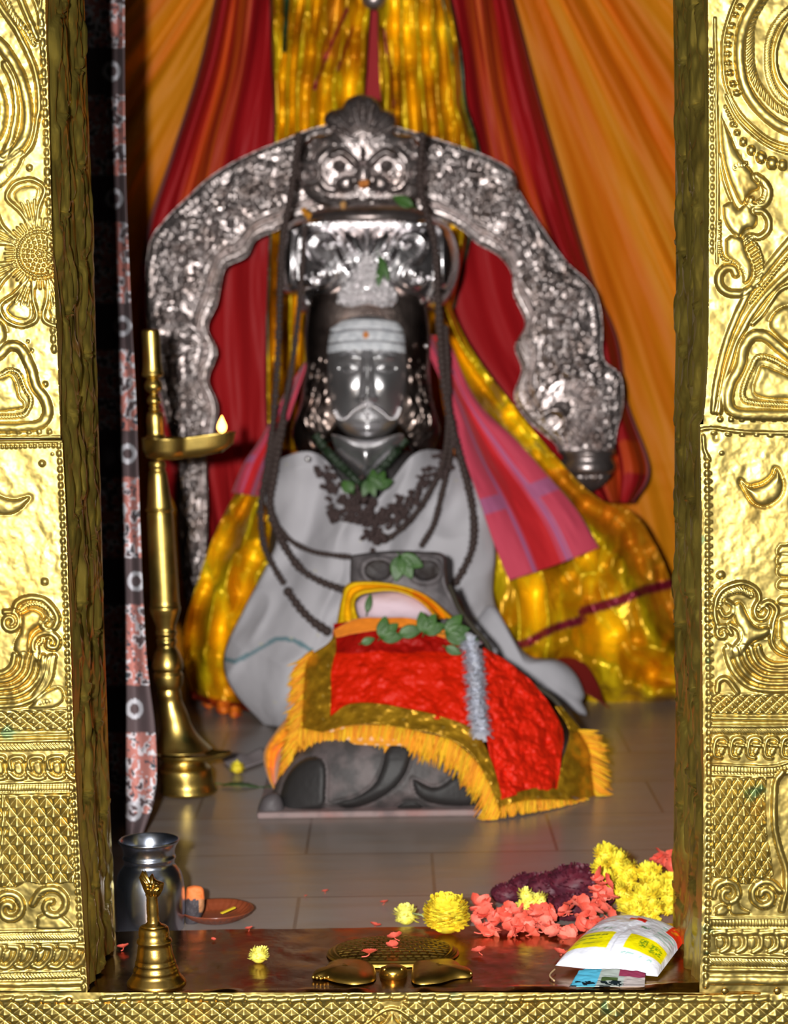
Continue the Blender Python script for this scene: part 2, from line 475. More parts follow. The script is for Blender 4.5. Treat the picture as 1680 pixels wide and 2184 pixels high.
for x in range(-60, 150, 41):
    B.ridge([(x + 2, 1640), (x - 2, 1622), (x + 8, 1614), (x + 26, 1614), (x + 30, 1622)], 5, 7)
    B.ridge([(x - 2, 1650), (x + 8, 1658), (x + 24, 1660), (x + 36, 1650), (x + 38, 1632)], 6, 6)
    B.dome([(x + 6, 1628), (x + 22, 1624), (x + 28, 1640), (x + 24, 1652), (x + 10, 1648)], 6, 7)
    B.groove([(x - 12, 1625), (x - 8, 1650), (x + 8, 1668)], 3, 4)
B.rope([(-90, 1684), (151, 1679)], 8, 6, 6, 0)
B.ridge([(-90, 1694), (152, 1689)], 3, 5); B.ridge([(-90, 1671), (150, 1667)], 3, 4)
B.quilt([(-90, 1700), (6, 1698), (150, 1696), (158, 1880), (90, 1886), (60, 1878), (30, 1892), (-90, 1892)], 15.5, 20, 10, 6, 1740)
B.ridge([(6, 1698), (8, 1760), (0, 1830), (-8, 1860)], 4, 5)
B.spiral(20, 1938, 36, 6, 150, -1.35, 8, 9); B.spiral(22, 1938, 22, 18, 60, -.5, 4, 9, True)
B.spiral(112, 1930, 42, 8, 175, -1.2, 8, 9); B.spiral(112, 1928, 32, 26, 150, -.6, 5, 9, True)
B.dome([(80, 1955), (104, 1944), (128, 1952), (146, 1966), (150, 1980), (84, 1982)], 6, 9)
B.ridge([(-90, 1988), (162, 1984)], 3.5, 5); B.rope([(-90, 2002), (164, 1997)], 8, 6, 6)
for x in range(-60, 165, 36):
    B.ridge([(x + 8, 2018), (x + 26, 2022), (x + 22, 2044), (x + 4, 2062), (x - 12, 2060)], 6.5, 7)
    B.dome([(x - 4, 2028), (x + 12, 2024), (x + 10, 2044), (x - 6, 2054)], 6, 8)
B.ridge([(-90, 2012), (166, 2008)], 3, 4); B.rope([(-90, 2086), (168, 2080)], 7, 6, 7); B.ridge([(-90, 2074), (166, 2070)], 3, 5)
B.ridge([(-90, 2100), (172, 2096)], 7, 6); B.ridge([(-90, 2112), (180, 2112)], 3, 3)
B.h += 4.4 * fbm(B.X / 40 + 9, B.Y / 52, 3) + 0.8 * fbm(B.X / 10, B.Y / 10, 2)
# ======== right upper panel
C = Relief(1490, 1770, -40, 924)
C.ridge([(1577, -20), (1560, 20), (1545, 70), (1541, 110), (1546, 178), (1575, 240), (1627, 290), (1680, 312), (1770, 320)], 4, 7)
C.ridge([(1548, 205), (1575, 256), (1625, 302), (1680, 326), (1770, 334)], 4, 6)
C.ridge([(1640, -40), (1602, 20), (1581, 70), (1577, 130), (1592, 195), (1636, 250), (1690, 280), (1770, 290)], 12, 12)
C.dots([(1582, 6), (1562, 44), (1552, 90), (1552, 130), (1560, 172), (1576, 210)], 21, 8, 8, .75)
C.rope([(1632, -10), (1604, 40), (1598, 90), (1602, 150), (1620, 190), (1655, 228), (1700, 250)], 9, 7, 12)
C.rope([(1700, 5), (1664, 40), (1642, 78), (1636, 120), (1642, 170), (1665, 210), (1710, 235)], 8, 9, 6)
C.ridge([(1720, 18), (1680, 45), (1660, 80), (1652, 120), (1660, 165), (1690, 205)], 5, 6)
for k, (x, y, r) in enumerate(((1561, 265, 5), (1571, 283, 6), (1584, 303, 8), (1601, 321, 9), (1622, 336, 11), (1645, 348, 12), (1668, 352, 10))):
    C.dot(x, y, r, 4 + r * .6, ell=1.15)
C.dots([(1545, 225), (1560, 255), (1572, 275)], 9, 4, 5)
C.dome([(1536, 245), (1545, 262), (1558, 290), (1572, 325), (1592, 352), (1612, 378), (1618, 402), (1600, 412), (1592, 432), (1580, 436), (1566, 410), (1550, 370), (1538, 310)], 9, 16)
C.dots([(1564, 360), (1572, 352), (1586, 352), (1594, 344)], 6, 3, 11)
C.ridge([(1612, 376), (1628, 388), (1639, 408), (1632, 432), (1612, 442), (1598, 436), (1600, 426)], 8, 9)
C.rope([(1618, 385), (1630, 402), (1626, 424), (1614, 432)], 5, 10, 4)
C.ridge([(1533, 330), (1542, 380), (1556, 420), (1572, 452)], 4, 5)
C.dome([(1540, 440), (1560, 430), (1575, 446), (1590, 434), (1606, 448), (1614, 470), (1606, 486), (1588, 490), (1575, 508), (1558, 494), (1544, 470)], 9, 14)
C.ridge([(1610, 450), (1626, 452), (1638, 470), (1636, 492), (1618, 506), (1598, 504), (1588, 512)], 7, 9)
C.dot(1590, 510, 7, 9)
C.dome([(1546, 512), (1560, 502), (1584, 512), (1592, 540), (1604, 568), (1600, 596), (1584, 604), (1580, 580), (1564, 560), (1548, 544)], 9, 13)
for k in range(9):
    t = k / 8; x = 1596 + 22 * math.sin(t * 2.6); y = 512 + 100 * t
    C.ridge([(x - 6, y + 8), (x + 8, y - 2)], 4.5, 9)
C.ridge([(1596, 508), (1616, 528), (1625, 565), (1618, 598), (1598, 620)], 3, 6)
C.dots([(1534, 470), (1534, 520), (1540, 548), (1560, 560), (1580, 574), (1588, 592)], 8, 4.5, 8)
C.ridge([(1568, 584), (1562, 572), (1546, 572), (1533, 588), (1535, 610), (1552, 624), (1580, 626), (1600, 616)], 9, 10)
C.ridge([(1760, 440), (1700, 495), (1640, 566), (1598, 620), (1568, 680), (1543, 750), (1526, 830), (1522, 876)], 8, 7)
C.rope([(1760, 465), (1700, 525), (1644, 590), (1600, 645)], 4, 9, 8)
C.ridge([(1760, 520), (1690, 575), (1630, 632), (1590, 690), (1558, 765), (1543, 830), (1532, 878)], 8, 8)
C.ridge([(1770, 545), (1700, 600), (1660, 620), (1624, 670), (1604, 690)], 5, 6)
C.dome([(1770, 640), (1680, 652), (1650, 668), (1640, 694), (1656, 716), (1690, 740), (1770, 750)], 10, 18)
C.ridge([(1770, 800), (1700, 770), (1660, 740), (1632, 718), (1606, 716), (1586, 740), (1578, 780), (1558, 818), (1552, 855), (1564, 878), (1610, 884), (1770, 884)], 12, 11)
C.rope([(1770, 820), (1690, 790), (1646, 766), (1616, 762), (1602, 784), (1586, 822), (1584, 848), (1602, 858), (1680, 864), (1770, 866)], 6, 9, 6)
C.dome([(1770, 836), (1690, 806), (1650, 788), (1624, 780), (1614, 800), (1606, 828), (1618, 846), (1680, 852), (1770, 856)], 7, 14)
for x in range(1535, 1770, 23): C.dot(x, 894, 6, 5)
for y in np.arange(110, 540, 17): C.dot(fe(RE_u)(y) + 7, y, 4.5, 4, ell=1.4)
C.ridge([(1524, 40), (1526, 200), (1530, 380), (1528, 560)], 3.5, 5)
C.h += 4.2 * fbm(C.X / 46 + 4, C.Y / 50, 3) + 0.8 * fbm(C.X / 11, C.Y / 11, 2)
# ======== right lower panel
D = Relief(1486, 1770, 905, 2118)
e = fe(RE_l)
for y in np.arange(975, 2105, 17.3): D.dot(e(y) + 13 - 0 * y, y, 6.5, 7, ell=1.25)
for y in np.arange(1000, 1500, 17.3): D.dot(e(y) + 20, y + 9, 3.6, 5)
D.dots([(1510, 922), (1560, 926), (1680, 928), (1770, 930)], 30, 7, 6, .6)
D.ridge([(1494, 916), (1520, 913), (1600, 922), (1770, 924)], 4, 6)
D.ridge([(1499, 930), (1502, 960), (1512, 980)], 4, 6)
D.groove([(1527, 930), (1527, 934)], 8, 5); D.dot(1538, 966, 5, 4)
D.dome([(1580, 1026), (1596, 1039), (1626, 1034), (1648, 1015), (1656, 1000), (1669, 1031), (1662, 1059), (1634, 1079), (1606, 1070)], 11, 16, groove=1.0)
D.dot(1536, 1226, 9, 7)
for y, r in ((1176, 14), (1196, 15), (1218, 15), (1248, 12), (1282, 11)): D.dome([(1664, y - r), (1700, y - r), (1704, y + r * .8), (1666, y + r * .8), (1656, y)], 8, 8)
D.ridge([(1529, 1338), (1523, 1310), (1528, 1275), (1545, 1254), (1580, 1243), (1610, 1256), (1618, 1278), (1608, 1300), (1614, 1318), (1630, 1318), (1638, 1302), (1628, 1292), (1618, 1300)], 6, 9)
D.rope([(1534, 1284), (1548, 1266), (1576, 1258), (1600, 1268)], 8, 8, 6)
D.ridge([(1534, 1300), (1544, 1314), (1560, 1308), (1562, 1292), (1548, 1282)], 6, 9)
D.ridge([(1622, 1292), (1640, 1284), (1656, 1300), (1648, 1330), (1644, 1365), (1658, 1388), (1690, 1398), (1770, 1400)], 6, 8)
D.spiral(1540, 1350, 18, 4, 0, 1.1, 6, 8)
D.ridge([(1556, 1332), (1574, 1342), (1578, 1362), (1564, 1382)], 6, 8)
D.dome([(1562, 1290), (1580, 1285), (1598, 1320), (1612, 1336), (1640, 1338), (1636, 1356), (1604, 1372), (1580, 1398), (1556, 1404), (1546, 1372), (1566, 1376), (1580, 1352), (1566, 1322)], 10, 15)
D.dome([(1662, 1320), (1700, 1310), (1770, 1320), (1770, 1386), (1690, 1386), (1664, 1368)], 11, 20)
for k, sc in enumerate((1.0, 0.85, 0.70, 0.56, 0.43)):
    pts = [(1668 + (x - 1668) * sc, 1376 + (y - 1376) * sc) for x, y in ((1548, 1385), (1558, 1420), (1580, 1450), (1612, 1468), (1660, 1472), (1710, 1466), (1770, 1440))]
    D.ridge(pts, 7, 7)
D.ridge([(1528, 1474), (1532, 1452), (1550, 1448), (1572, 1476)], 6, 7)
D.ridge([(1515, 1480), (1770, 1480)], 2.5, 3)
D.quilt([(1514, 1482), (1770, 1481), (1770, 1522), (1514, 1522)], 12, 11, 8, 1536, 1496)
D.ridge([(1520, 1531), (1770, 1535)], 5, 6); D.ridge([(1520, 1548), (1770, 1548)], 4, 6)
D.rope([(1516, 1557), (1770, 1559)], 8, 6, 7)
for x in range(1520, 1770, 36):
    D.ridge([(x + 32, 1582), (x + 24, 1574), (x + 8, 1576), (x + 2, 1596), (x + 4, 1612), (x + 16, 1616)], 5, 7)
    D.ridge([(x + 14, 1588), (x + 30, 1590)], 5, 8)
    D.dome([(x + 14, 1596), (x + 26, 1594), (x + 22, 1610), (x + 12, 1608)], 5, 5)
    D.groove([(x + 36, 1590), (x + 32, 1615)], 3, 3)
D.ridge([(1514, 1630), (1640, 1634), (1690, 1624), (1770, 1620)], 3, 5)
D.rope([(1514, 1642), (1630, 1646), (1690, 1640)], 9, 6, 7, 0)
D.ridge([(1520, 1652), (1640, 1655), (1680, 1648)], 4, 5)
D.quilt([(1518, 1660), (1634, 1658), (1630, 1700), (1634, 1780), (1648, 1866), (1610, 1885), (1580, 1884), (1520, 1868)], 12.5, 19, 11, 1535, 1680)
D.ridge([(1668, 1646), (1654, 1668), (1650, 1720), (1652, 1770), (1664, 1820), (1674, 1850), (1676, 1890), (1666, 1940)], 7, 9)
D.spiral(1552, 1906, 32, 7, 190, -1.3, 7, 9); D.spiral(1552, 1904, 22, 18, 150, -.6, 4, 9, True)
D.spiral(1630, 1910, 34, 8, 20, 1.4, 8, 9); D.spiral(1630, 1912, 26, 24, 100, .6, 4, 9, True)
D.dome([(1524, 1936), (1540, 1928), (1555, 1938), (1545, 1950), (1526, 1952)], 7, 8)
D.dome([(1556, 1920), (1570, 1912), (1580, 1935), (1600, 1948), (1560, 1950)], 6, 8)
D.ridge([(1514, 1958), (1770, 1958)], 3, 5); D.rope([(1516, 1968), (1770, 1970)], 8, 6, 7, 0)
D.ridge([(1514, 1980), (1770, 1980)], 3, 5)
for x in range(1530, 1770, 34):
    D.ridge([(x - 8, 1990), (x + 16, 1988), (x + 26, 2000), (x + 24, 2020), (x + 8, 2030)], 6, 6)
    D.dome([(x - 4, 2000), (x + 12, 2000), (x + 14, 2018), (x, 2024)], 5, 8)
D.ridge([(1514, 2038), (1770, 2042)], 4, 6); D.rope([(1514, 2052), (1770, 2056)], 8, 6, 7)
D.ridge([(1510, 2068), (1770, 2070)], 5, 5); D.ridge([(1508, 2090), (1770, 2092)], 9, 5)
D.h += 4.4 * fbm(D.X / 44 + 7, D.Y / 50, 3) + 0.8 * fbm(D.X / 10, D.Y / 10, 2)
# ======== apron under the sill
E = Relief(-90, 1770, 2117, 2250)
E.quilt([(-90, 2134), (810, 2134), (826, 2160), (800, 2250), (-90, 2250)], 17, 13, 8, 10, 2150)
E.quilt([(1770, 2134), (860, 2134), (850, 2160), (870, 2250), (1770, 2250)], 17, 14, 8, 20, 2150)
for x in np.arange(-90, 1770, 31):
    if not (140 < x < 190): E.ridge([(x, 2130 + 3 * math.sin(x)), (x + 22, 2128 + 3 * math.sin(x))], 7, 8)
E.dome([(836, 2160), (850, 2180), (880, 2210), (836, 2250), (792, 2210), (822, 2180)], 9, 12)
E.ridge([(700, 2250), (760, 2200), (836, 2150), (910, 2200), (970, 2250)], 4, 6)
E.h += 3.0 * fbm(E.X / 60, E.Y / 50, 3) + 1.0 * fbm(E.X / 12, E.Y / 12, 2)
for (x, y) in ((147, 2134), (1545, 2111 + 8), (1657, 2111 + 8)):
    E.h -= E.h * np.exp(-((E.X - x) ** 2 + (E.Y - y) ** 2) / 260)

def solid_behind(name, px0, px1, py0, py1, y0, y1, m, parent):
    """the masonry core the sheet is nailed to"""
    c = P(np.array([px0, px1, px1, px0]), np.array([py0, py0, py1, py1]), y0)
    V = np.vstack([c, c + [0, y1 - y0, 0]])
    return raw_mesh(name, V, [(0, 1, 2, 3), (7, 6, 5, 4), (0, 4, 5, 1), (1, 5, 6, 2), (2, 6, 7, 3), (3, 7, 4, 0)], m, parent, smooth_=False)

postL = empty('trim_1', P(20, 2112, 0.1), 'left door post clad in embossed gold coloured brass sheet', 'door post', kind='structure')
postR = empty('trim_2', P(1620, 2112, 0.1), 'right door post clad in embossed gold coloured brass sheet', 'door post', kind='structure')
sill = empty('trim_3', P(840, 2112, 0.1), 'brass clad sill with a quilted front below the doorway', 'door sill', kind='structure')
sheet('upper_panel', A, M['brass_sheet'], postL, 0.0, edgeR=fe(LE_u))
sheet('lower_panel', B, M['brass_sheet'], postL, -0.008, edgeR=fe(LE_l))
sheet('upper_panel', C, M['brass_sheet'], postR, 0.0, edgeL=fe(RE_u))
sheet('lower_panel', D, M['brass_sheet'], postR, -0.008, edgeL=fe(RE_l))
ap = sheet('quilted_apron', E, M['brass_sheet'], sill, -0.010)

# ---- jamb linings: embossed sheets running back 31 cm
JD = 0.30
def lining(front, back, name, parent, sgn, seed):
    nz, nd = 900, 60
    ys = np.linspace(-260, 2116, nz)
    fr = P(np.interp(ys, front[:, 1], front[:, 0]), ys, np.full(nz, 0.004))
    # back edge measured in the picture at depth JD, matched by height
    yb = np.linspace(-330, 2010, 300)
    bk = P(np.interp(yb, back[:, 1], back[:, 0]), yb, np.full(300, JD))
    o = np.argsort(bk[:, 2])
    bx = np.interp(fr[:, 2], bk[o, 2], bk[o, 0])
    t = np.linspace(0, 1, nd)[None, :]
    V = np.zeros((nz, nd, 3))
    V[..., 0] = fr[:, 0][:, None] * (1 - t) + bx[:, None] * t
    V[..., 1] = 0.004 + (JD - 0.004) * t
    V[..., 2] = fr[:, 2][:, None]
    z = V[..., 2]; u = t + 0 * z
    per = 0.128
    h = np.zeros_like(z)
    for k, (c0, ph) in enumerate(((0.28, 0.0), (0.70, 0.45))):
        q = ((z / per + ph) % 1.0)                       # one long leaf per period
        cl = c0 + 0.05 * np.sin(q * 6.28)
        wv = 0.15 * np.sin(np.pi * q) ** 0.6 + 0.015
        dd = (u - cl) / wv
        leaf = np.clip(1 - dd ** 2, 0, 1) ** 0.5
        h += 0.008 * leaf - 0.005 * np.exp(-(dd / 0.18) ** 2) * (q > .12) - 0.0025 * np.exp(-((np.abs(dd) - .55) / .15) ** 2)
        h += 0.003 * np.exp(-(((q - 0.97) / 0.02) ** 2 + ((u - c0) / 0.04) ** 2))
    h += 0.006 * fbm(u * 14 + seed, z * 9, 3) + 0.0012 * fbm(u * 60, z * 30, 2)
    h += 0.0022 * np.cos(2 * np.pi * (u * 7 + 1.2 * fbm(u * 2 + seed, z * 7, 2))) + 0.0009 * np.cos(2 * np.pi * (u * 19 + 2 * fbm(u * 3, z * 8 + seed, 2)))
    h *= np.clip(np.minimum(t, 1 - t) * 14, 0, 1)
    V[..., 0] += sgn * h
    return grid(name, V, M['brass_jamb'], parent)
JBL = smooth([(178, -60), (185, 150), (193, 350), (201, 600), (208, 850), (215, 1050), (221, 1300), (228, 1500), (236, 1750), (246, 1990)], 80)
JBR = smooth([(1434, -60), (1438, 250), (1441, 600), (1438, 950), (1439, 1200), (1441, 1450), (1437, 1700), (1434, 1990)], 80)
FRl = np.vstack([LE_u[:-1], LE_l]); FRr = np.vstack([RE_u[:-1][RE_u[:-1, 1] < 905], RE_l])
lining(FRl, JBL, 'jamb_lining', postL, 1, 3)
lining(FRr, JBR, 'jamb_lining', postR, -1, 8)
M['masonry'] = mat('masonry', (96, 78, 60), 0, 0.8, bumps=[(30, 0.003, 4, one)])
solid_behind('post_core', -90, 84, -260, 2250, 0.006, JD, M['masonry'], postL)
solid_behind('post_core', 1520, 1770, -260, 2250, 0.006, JD, M['masonry'], postR)

# ---- sill top: dark polished sheet
nx, ny = 260, 60
xs = np.linspace(-0.47, 0.47, nx); yy = np.linspace(-0.012, JD + 0.004, ny)
XX, YY = np.meshgrid(xs, yy)
ZZ = 0.0012 * fbm(XX * 14, YY * 14, 3) + 0.0006 * fbm(XX * 50, YY * 30, 2)
ed = np.clip((YY + 0.012) / 0.012, 0, 1); ZZ -= 0.006 * (1 - ed) ** 2
ZZ += 0.004 * np.exp(-((YY - 0.012) / 0.006) ** 2) * (0.5 + fbm(XX * 30, YY * 3))
grid('sill_top', np.stack([XX, YY, ZZ], -1), M['brass_sill'], sill)
b = MB(); b.box((0, JD / 2, -0.06), (0.96, JD - 0.002, 0.105)); b.build('sill_core', M['masonry'], sill, sm=False)

def screw(x, y, Y, parent):
    c = P(x, y, Y); b = MB()
    prof = [(0.0, -0.0024), (0.003, -0.0022), (0.0046, -0.0012), (0.005, 0.0)]
    b.lathe(prof, (0, 0, 0), 20)
    V = b.v[0].reshape(-1, 3); V2 = np.stack([V[:, 0], V[:, 2], V[:, 1]], 1)
    m_ = raw_mesh('screw', V2 + c, b.f, M['brass'], parent)
    return m_
for (x, y) in ((147, 2134), (1545, 2114), (1657, 2114)): screw(x, y, -0.013, sill)
# ------------------------------------------------------------ sanctum shell
def tile_mat():
    m = bpy.data.materials.new('stone_tiles'); m.use_nodes = True
    nt = m.node_tree; N = nt.nodes; L = nt.links; b = N['Principled BSDF']
    tc = N.new('ShaderNodeTexCoord')
    br = N.new('ShaderNodeTexBrick')
    br.offset = 0.5; br.inputs['Scale'].default_value = 1.0
    br.inputs['Brick Width'].default_value = 0.42; br.inputs['Row Height'].default_value = 0.27
    br.inputs['Mortar Size'].default_value = 0.004; br.inputs['Mortar Smooth'].default_value = 0.6
    br.inputs['Color1'].default_value = L4((150, 140, 134)); br.inputs['Color2'].default_value = L4((142, 132, 126))
    br.inputs['Mortar'].default_value = L4((116, 102, 94))
    mp = N.new('ShaderNodeMapping'); mp.inputs['Location'].default_value = (0.155, 0.02, 0)
    L.new(tc.outputs['Object'], mp.inputs['Vector']); L.new(mp.outputs[0], br.inputs['Vector'])
    nz = N.new('ShaderNodeTexNoise'); nz.inputs['Scale'].default_value = 5; nz.inputs['Detail'].default_value = 5
    ms = N.new('ShaderNodeMapping'); ms.inputs['Scale'].default_value = (1, 4, 1)
    L.new(tc.outputs['Object'], ms.inputs['Vector']); L.new(ms.outputs[0], nz.inputs['Vector'])
    mr = N.new('ShaderNodeMapRange'); mr.inputs[1].default_value = .4; mr.inputs[2].default_value = .75; mr.inputs[4].default_value = .5
    L.new(nz.outputs['Fac'], mr.inputs[0])
    mx = N.new('ShaderNodeMix'); mx.data_type = 'RGBA'
    L.new(mr.outputs[0], mx.inputs[0]); L.new(br.outputs['Color'], mx.inputs[6]); mx.inputs[7].default_value = L4((140, 116, 96))
    L.new(mx.outputs[2], b.inputs['Base Color'])
    b.inputs['Roughness'].default_value = 0.28
    bp = N.new('ShaderNodeBump'); bp.inputs['Distance'].default_value = 0.001; L.new(nz.outputs['Fac'], bp.inputs['Height']); L.new(bp.outputs[0], b.inputs['Normal'])
    return m
FZ = -0.012                                    # sanctum floor a little below the sill
def box_obj(name, x0, x1, y0, y1, z0, z1, m):
    b = MB(); b.box(((x0 + x1) / 2, (y0 + y1) / 2, (z0 + z1) / 2), (x1 - x0, y1 - y0, z1 - z0))
    return tag(b.build(name, m, None, sm=False), kind='structure')
box_obj('floor', -0.98, 0.98, JD, 3.0, FZ - 0.06, FZ, tile_mat())
box_obj('wall_left', -1.06, -0.98, JD, 3.0, FZ - 0.06, 2.2, M['granite_wall'])
box_obj('wall_right', 0.98, 1.06, JD, 3.0, FZ - 0.06, 2.2, M['granite_wall'])
box_obj('wall_back', -1.06, 1.06, 3.0, 3.08, FZ - 0.06, 2.2, M['granite_wall'])
box_obj('ceiling', -1.06, 1.06, JD, 3.08, 2.2, 2.28, M['granite_wall'])
# front wall return on either side of the door, inside
box_obj('wall_front_left', -1.06, -0.47, JD - 0.05, JD, FZ - 0.06, 2.2, M['granite_wall'])
box_obj('wall_front_right', 0.47, 1.06, JD - 0.05, JD, FZ - 0.06, 2.2, M['granite_wall'])

# ------------------------------------------------------------ cloth tools
def loft(rows, n, m, fold=None, lin_=False):
    """rows: polylines of (px,py,Y). returns V(n,m,3), and px,py,u,v grids; u across rows, v along them"""
    R = [smooth([(a[0], a[1], a[2]) for a in r], n) for r in rows]
    R = np.stack(R, 1)                          # n, k, 3
    k = R.shape[1]
    u = np.linspace(0, 1, m)
    if k == 2 or lin_:
        g = np.linspace(0, 1, k)
        Q = np.stack([np.stack([np.interp(u, g, R[i, :, c]) for c in range(3)], 1) for i in range(n)], 0)
    else:
        Q = np.stack([smooth_u(R[i], m) for i in range(n)], 0)
    v = np.linspace(0, 1, n)
    U, Vv = np.meshgrid(u, v)
    px, py, Y = Q[..., 0], Q[..., 1], Q[..., 2]
    if fold is not None: Y = Y - fold(px, py, U, Vv)
    return P(px, py, Y), px, py, U, Vv
def smooth_u(p, m):
    k = len(p)
    q = np.vstack([2 * p[0] - p[1], p, 2 * p[-1] - p[-2]])
    t = np.linspace(0, k - 1, m); i = np.minimum(t.astype(int), k - 2); f = (t - i)[:, None]
    a, b, c, d = q[i], q[i + 1], q[i + 2], q[i + 3]
    return 0.5 * ((2 * b) + (-a + c) * f + (2 * a - 5 * b + 4 * c - d) * f ** 2 + (-a + 3 * b - 3 * c + d) * f ** 3)
def colmap(shape, c):
    o = np.zeros(shape + (3,)); o[...] = lin(c); return o
def put(col, mask, c, soft=None):
    m = mask.astype(float)[..., None] if soft is None else soft[..., None]
    col[...] = col * (1 - m) + lin(c) * m
def dpoly(px, py, pts):
    D = np.full(px.shape, 1e9)
    for a, b in zip(np.asarray(pts[:-1], float), np.asarray(pts[1:], float)):
        d = b - a; t = np.clip(((px - a[0]) * d[0] + (py - a[1]) * d[1]) / (d @ d), 0, 1)
        D = np.minimum(D, np.hypot(px - a[0] - t * d[0], py - a[1] - t * d[1]))
    return D
def band(px, py, pts, w):
    return dpoly(px, py, pts) < w
cn = (420, 0.0005, 2, one)
M['cloth'] = mat('woven_cloth', vcol=True, rough=0.8, sheen=0.2, bumps=[cn])
M['silk'] = mat('silk_cloth', vcol=True, rough=0.6, spec=.25, bumps=[(9, 0.006, 3, (1, 1, .25)), cn])
M['satin'] = mat('gold_satin', vcol=True, metal=0.45, rough=0.36, bumps=[(13, 0.022, 2, (1, 1, .45)), (40, 0.003, 2, one)])
M['velvet'] = mat('crushed_velvet', vcol=True, rough=0.5, spec=.2, bumps=[(30, 0.008, 3, (1, 1, .6)), (110, 0.003, 3, one)])
M['lace'] = mat('gold_lace', vcol=True, metal=0.6, rough=0.38, bumps=[(60, 0.003, 3, one)])

ORANGE = (224, 138, 14); ORANGE2 = (218, 104, 8); MAROON = (168, 22, 28)
# ---- orange backdrop sheet
def f(px, py, U, V):
    a = np.arctan2(px - 860, py + 700)
    r = np.hypot(px - 860, py + 700) / 2000
    return 0.035 * np.sin(a * 46 + 3 * fbm(px / 300, py / 500)) * r + 0.03 * fbm(a * 60, py / 700, 3) + 0.02 * np.where(py > 1000, fbm(px / 300, py / 45, 2), 0)
V, px, py, U, Vv = loft([[(230, -70, 2.78), (225, 700, 2.78), (225, 1408, 2.8)], [(840, -70, 2.8), (840, 700, 2.8), (840, 1408, 2.82)], [(1640, -70, 2.74), (1640, 700, 2.74), (1640, 1412, 2.76)]], 160, 300, f)
c = colmap(px.shape, ORANGE)
k = np.clip(0.5 + 1.6 * fbm(np.arctan2(px - 860, py + 700) * 30, py / 600, 3), 0, 1)
put(c, None, ORANGE2, k * .8)
tag(grid('backdrop_cloth', V, M['silk'], None, c, 0.002), 'plain orange cloth hung flat across the back of the shrine', 'cloth backdrop')

# ---- maroon drapes
def stripes(c, u0, u1, px, py, U, cc=(214, 92, 22)):
    k = np.clip(1 - np.abs((U - (u0 + u1) / 2) / ((u1 - u0) / 2)), 0, 1) ** .5
    k = k * np.clip(.55 + 1.3 * fbm(U * 60, py / 260, 3), 0, 1)
    put(c, None, cc, np.clip(k * 1.3, 0, 1))
def f(px, py, U, V): return 0.03 * np.sin(U * 17 + 2 * fbm(U * 3, V * 2)) + 0.02 * fbm(U * 10, V * 3, 3)
V, px, py, U, Vv = loft([[(470, -60, 2.66), (425, 140, 2.66), (365, 330, 2.66), (312, 500, 2.66), (300, 700, 2.66), (320, 950, 2.66), (420, 1180, 2.6), (440, 1330, 2.55)],
                         [(545, -60, 2.62), (520, 140, 2.62), (480, 330, 2.6), (450, 520, 2.6), (450, 750, 2.6), (470, 950, 2.58), (490, 1150, 2.52), (500, 1330, 2.5)],
                         [(640, -60, 2.66), (640, 200, 2.66), (640, 400, 2.66), (640, 600, 2.66), (640, 800, 2.64), (620, 950, 2.62), (600, 1150, 2.6), (600, 1330, 2.55)]], 200, 140, f)
c = colmap(px.shape, MAROON); stripes(c, .18, .52, px, py, U); put(c, U < .03, (140, 80, 80))
c2 = np.where((py > 560)[..., None], colmap(px.shape, (172, 26, 30)), c)
tag(grid('side_drape', V, M['silk'], None, c2, 0.002), 'maroon drape with a fiery orange border falling left of the silver arch', 'drape', 'maroon drapes framing the arch')
V, px, py, U, Vv = loft([[(900, -60, 2.66), (920, 200, 2.66), (930, 420, 2.66), (940, 620, 2.64), (980, 780, 2.6), (1070, 900, 2.55), (1180, 1000, 2.5), (1270, 1066, 2.46)],
                         [(1015, -60, 2.6), (1050, 180, 2.6), (1100, 400, 2.6), (1160, 580, 2.58), (1220, 720, 2.52), (1260, 860, 2.48), (1290, 980, 2.44), (1310, 1072, 2.42)],
                         [(1080, -60, 2.66), (1145, 190, 2.66), (1205, 400, 2.66), (1262, 590, 2.64), (1315, 720, 2.6), (1338, 860, 2.55), (1384, 1000, 2.5), (1350, 1072, 2.46)]], 200, 120, f)
c = colmap(px.shape, MAROON); stripes(c, .35, .68, px, py, U)
k = (py > 940) & (py < 1010) & (U > .7); put(c, k, (196, 66, 16)); put(c, U > .97, (140, 80, 80))
tag(grid('side_drape', V, M['silk'], None, c, 0.002), 'maroon drape with a fiery orange border falling right of the silver arch', 'drape', 'maroon drapes framing the arch')

# ---- gold satin fall behind the arch, two halves gathered at the top
GOLD = (255, 216, 24)
def ff(f0):
    def f(px, py, U, V):
        return 0.05 * np.sin(U * f0 + 3 * fbm(U * 2, V * 2)) * (.35 + V) + 0.03 * fbm(U * 14, V * 5, 3) + .018 * (1 - np.abs(vnoise(px / 16, py / 60)) * 4)
    return f
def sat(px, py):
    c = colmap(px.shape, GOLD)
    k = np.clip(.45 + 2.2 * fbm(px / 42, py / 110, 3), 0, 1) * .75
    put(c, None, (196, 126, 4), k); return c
fallen = empty('gold_satin_fall', P(790, 0, 2.45), 'yellow gold satin saree fanned in two halves above and behind the arch', 'saree')
V, px, py, U, Vv = loft([[(574, -60, 2.5), (578, 120, 2.5), (584, 300, 2.5), (572, 560, 2.5), (566, 800, 2.48), (570, 960, 2.46)],
                         [(690, -60, 2.44), (660, 120, 2.44), (650, 300, 2.44), (640, 560, 2.46), (640, 800, 2.45), (640, 960, 2.44)],
                         [(790, -60, 2.5), (785, 60, 2.5), (776, 200, 2.5), (760, 400, 2.5), (740, 700, 2.5), (700, 960, 2.46)]], 240, 150, ff(34))
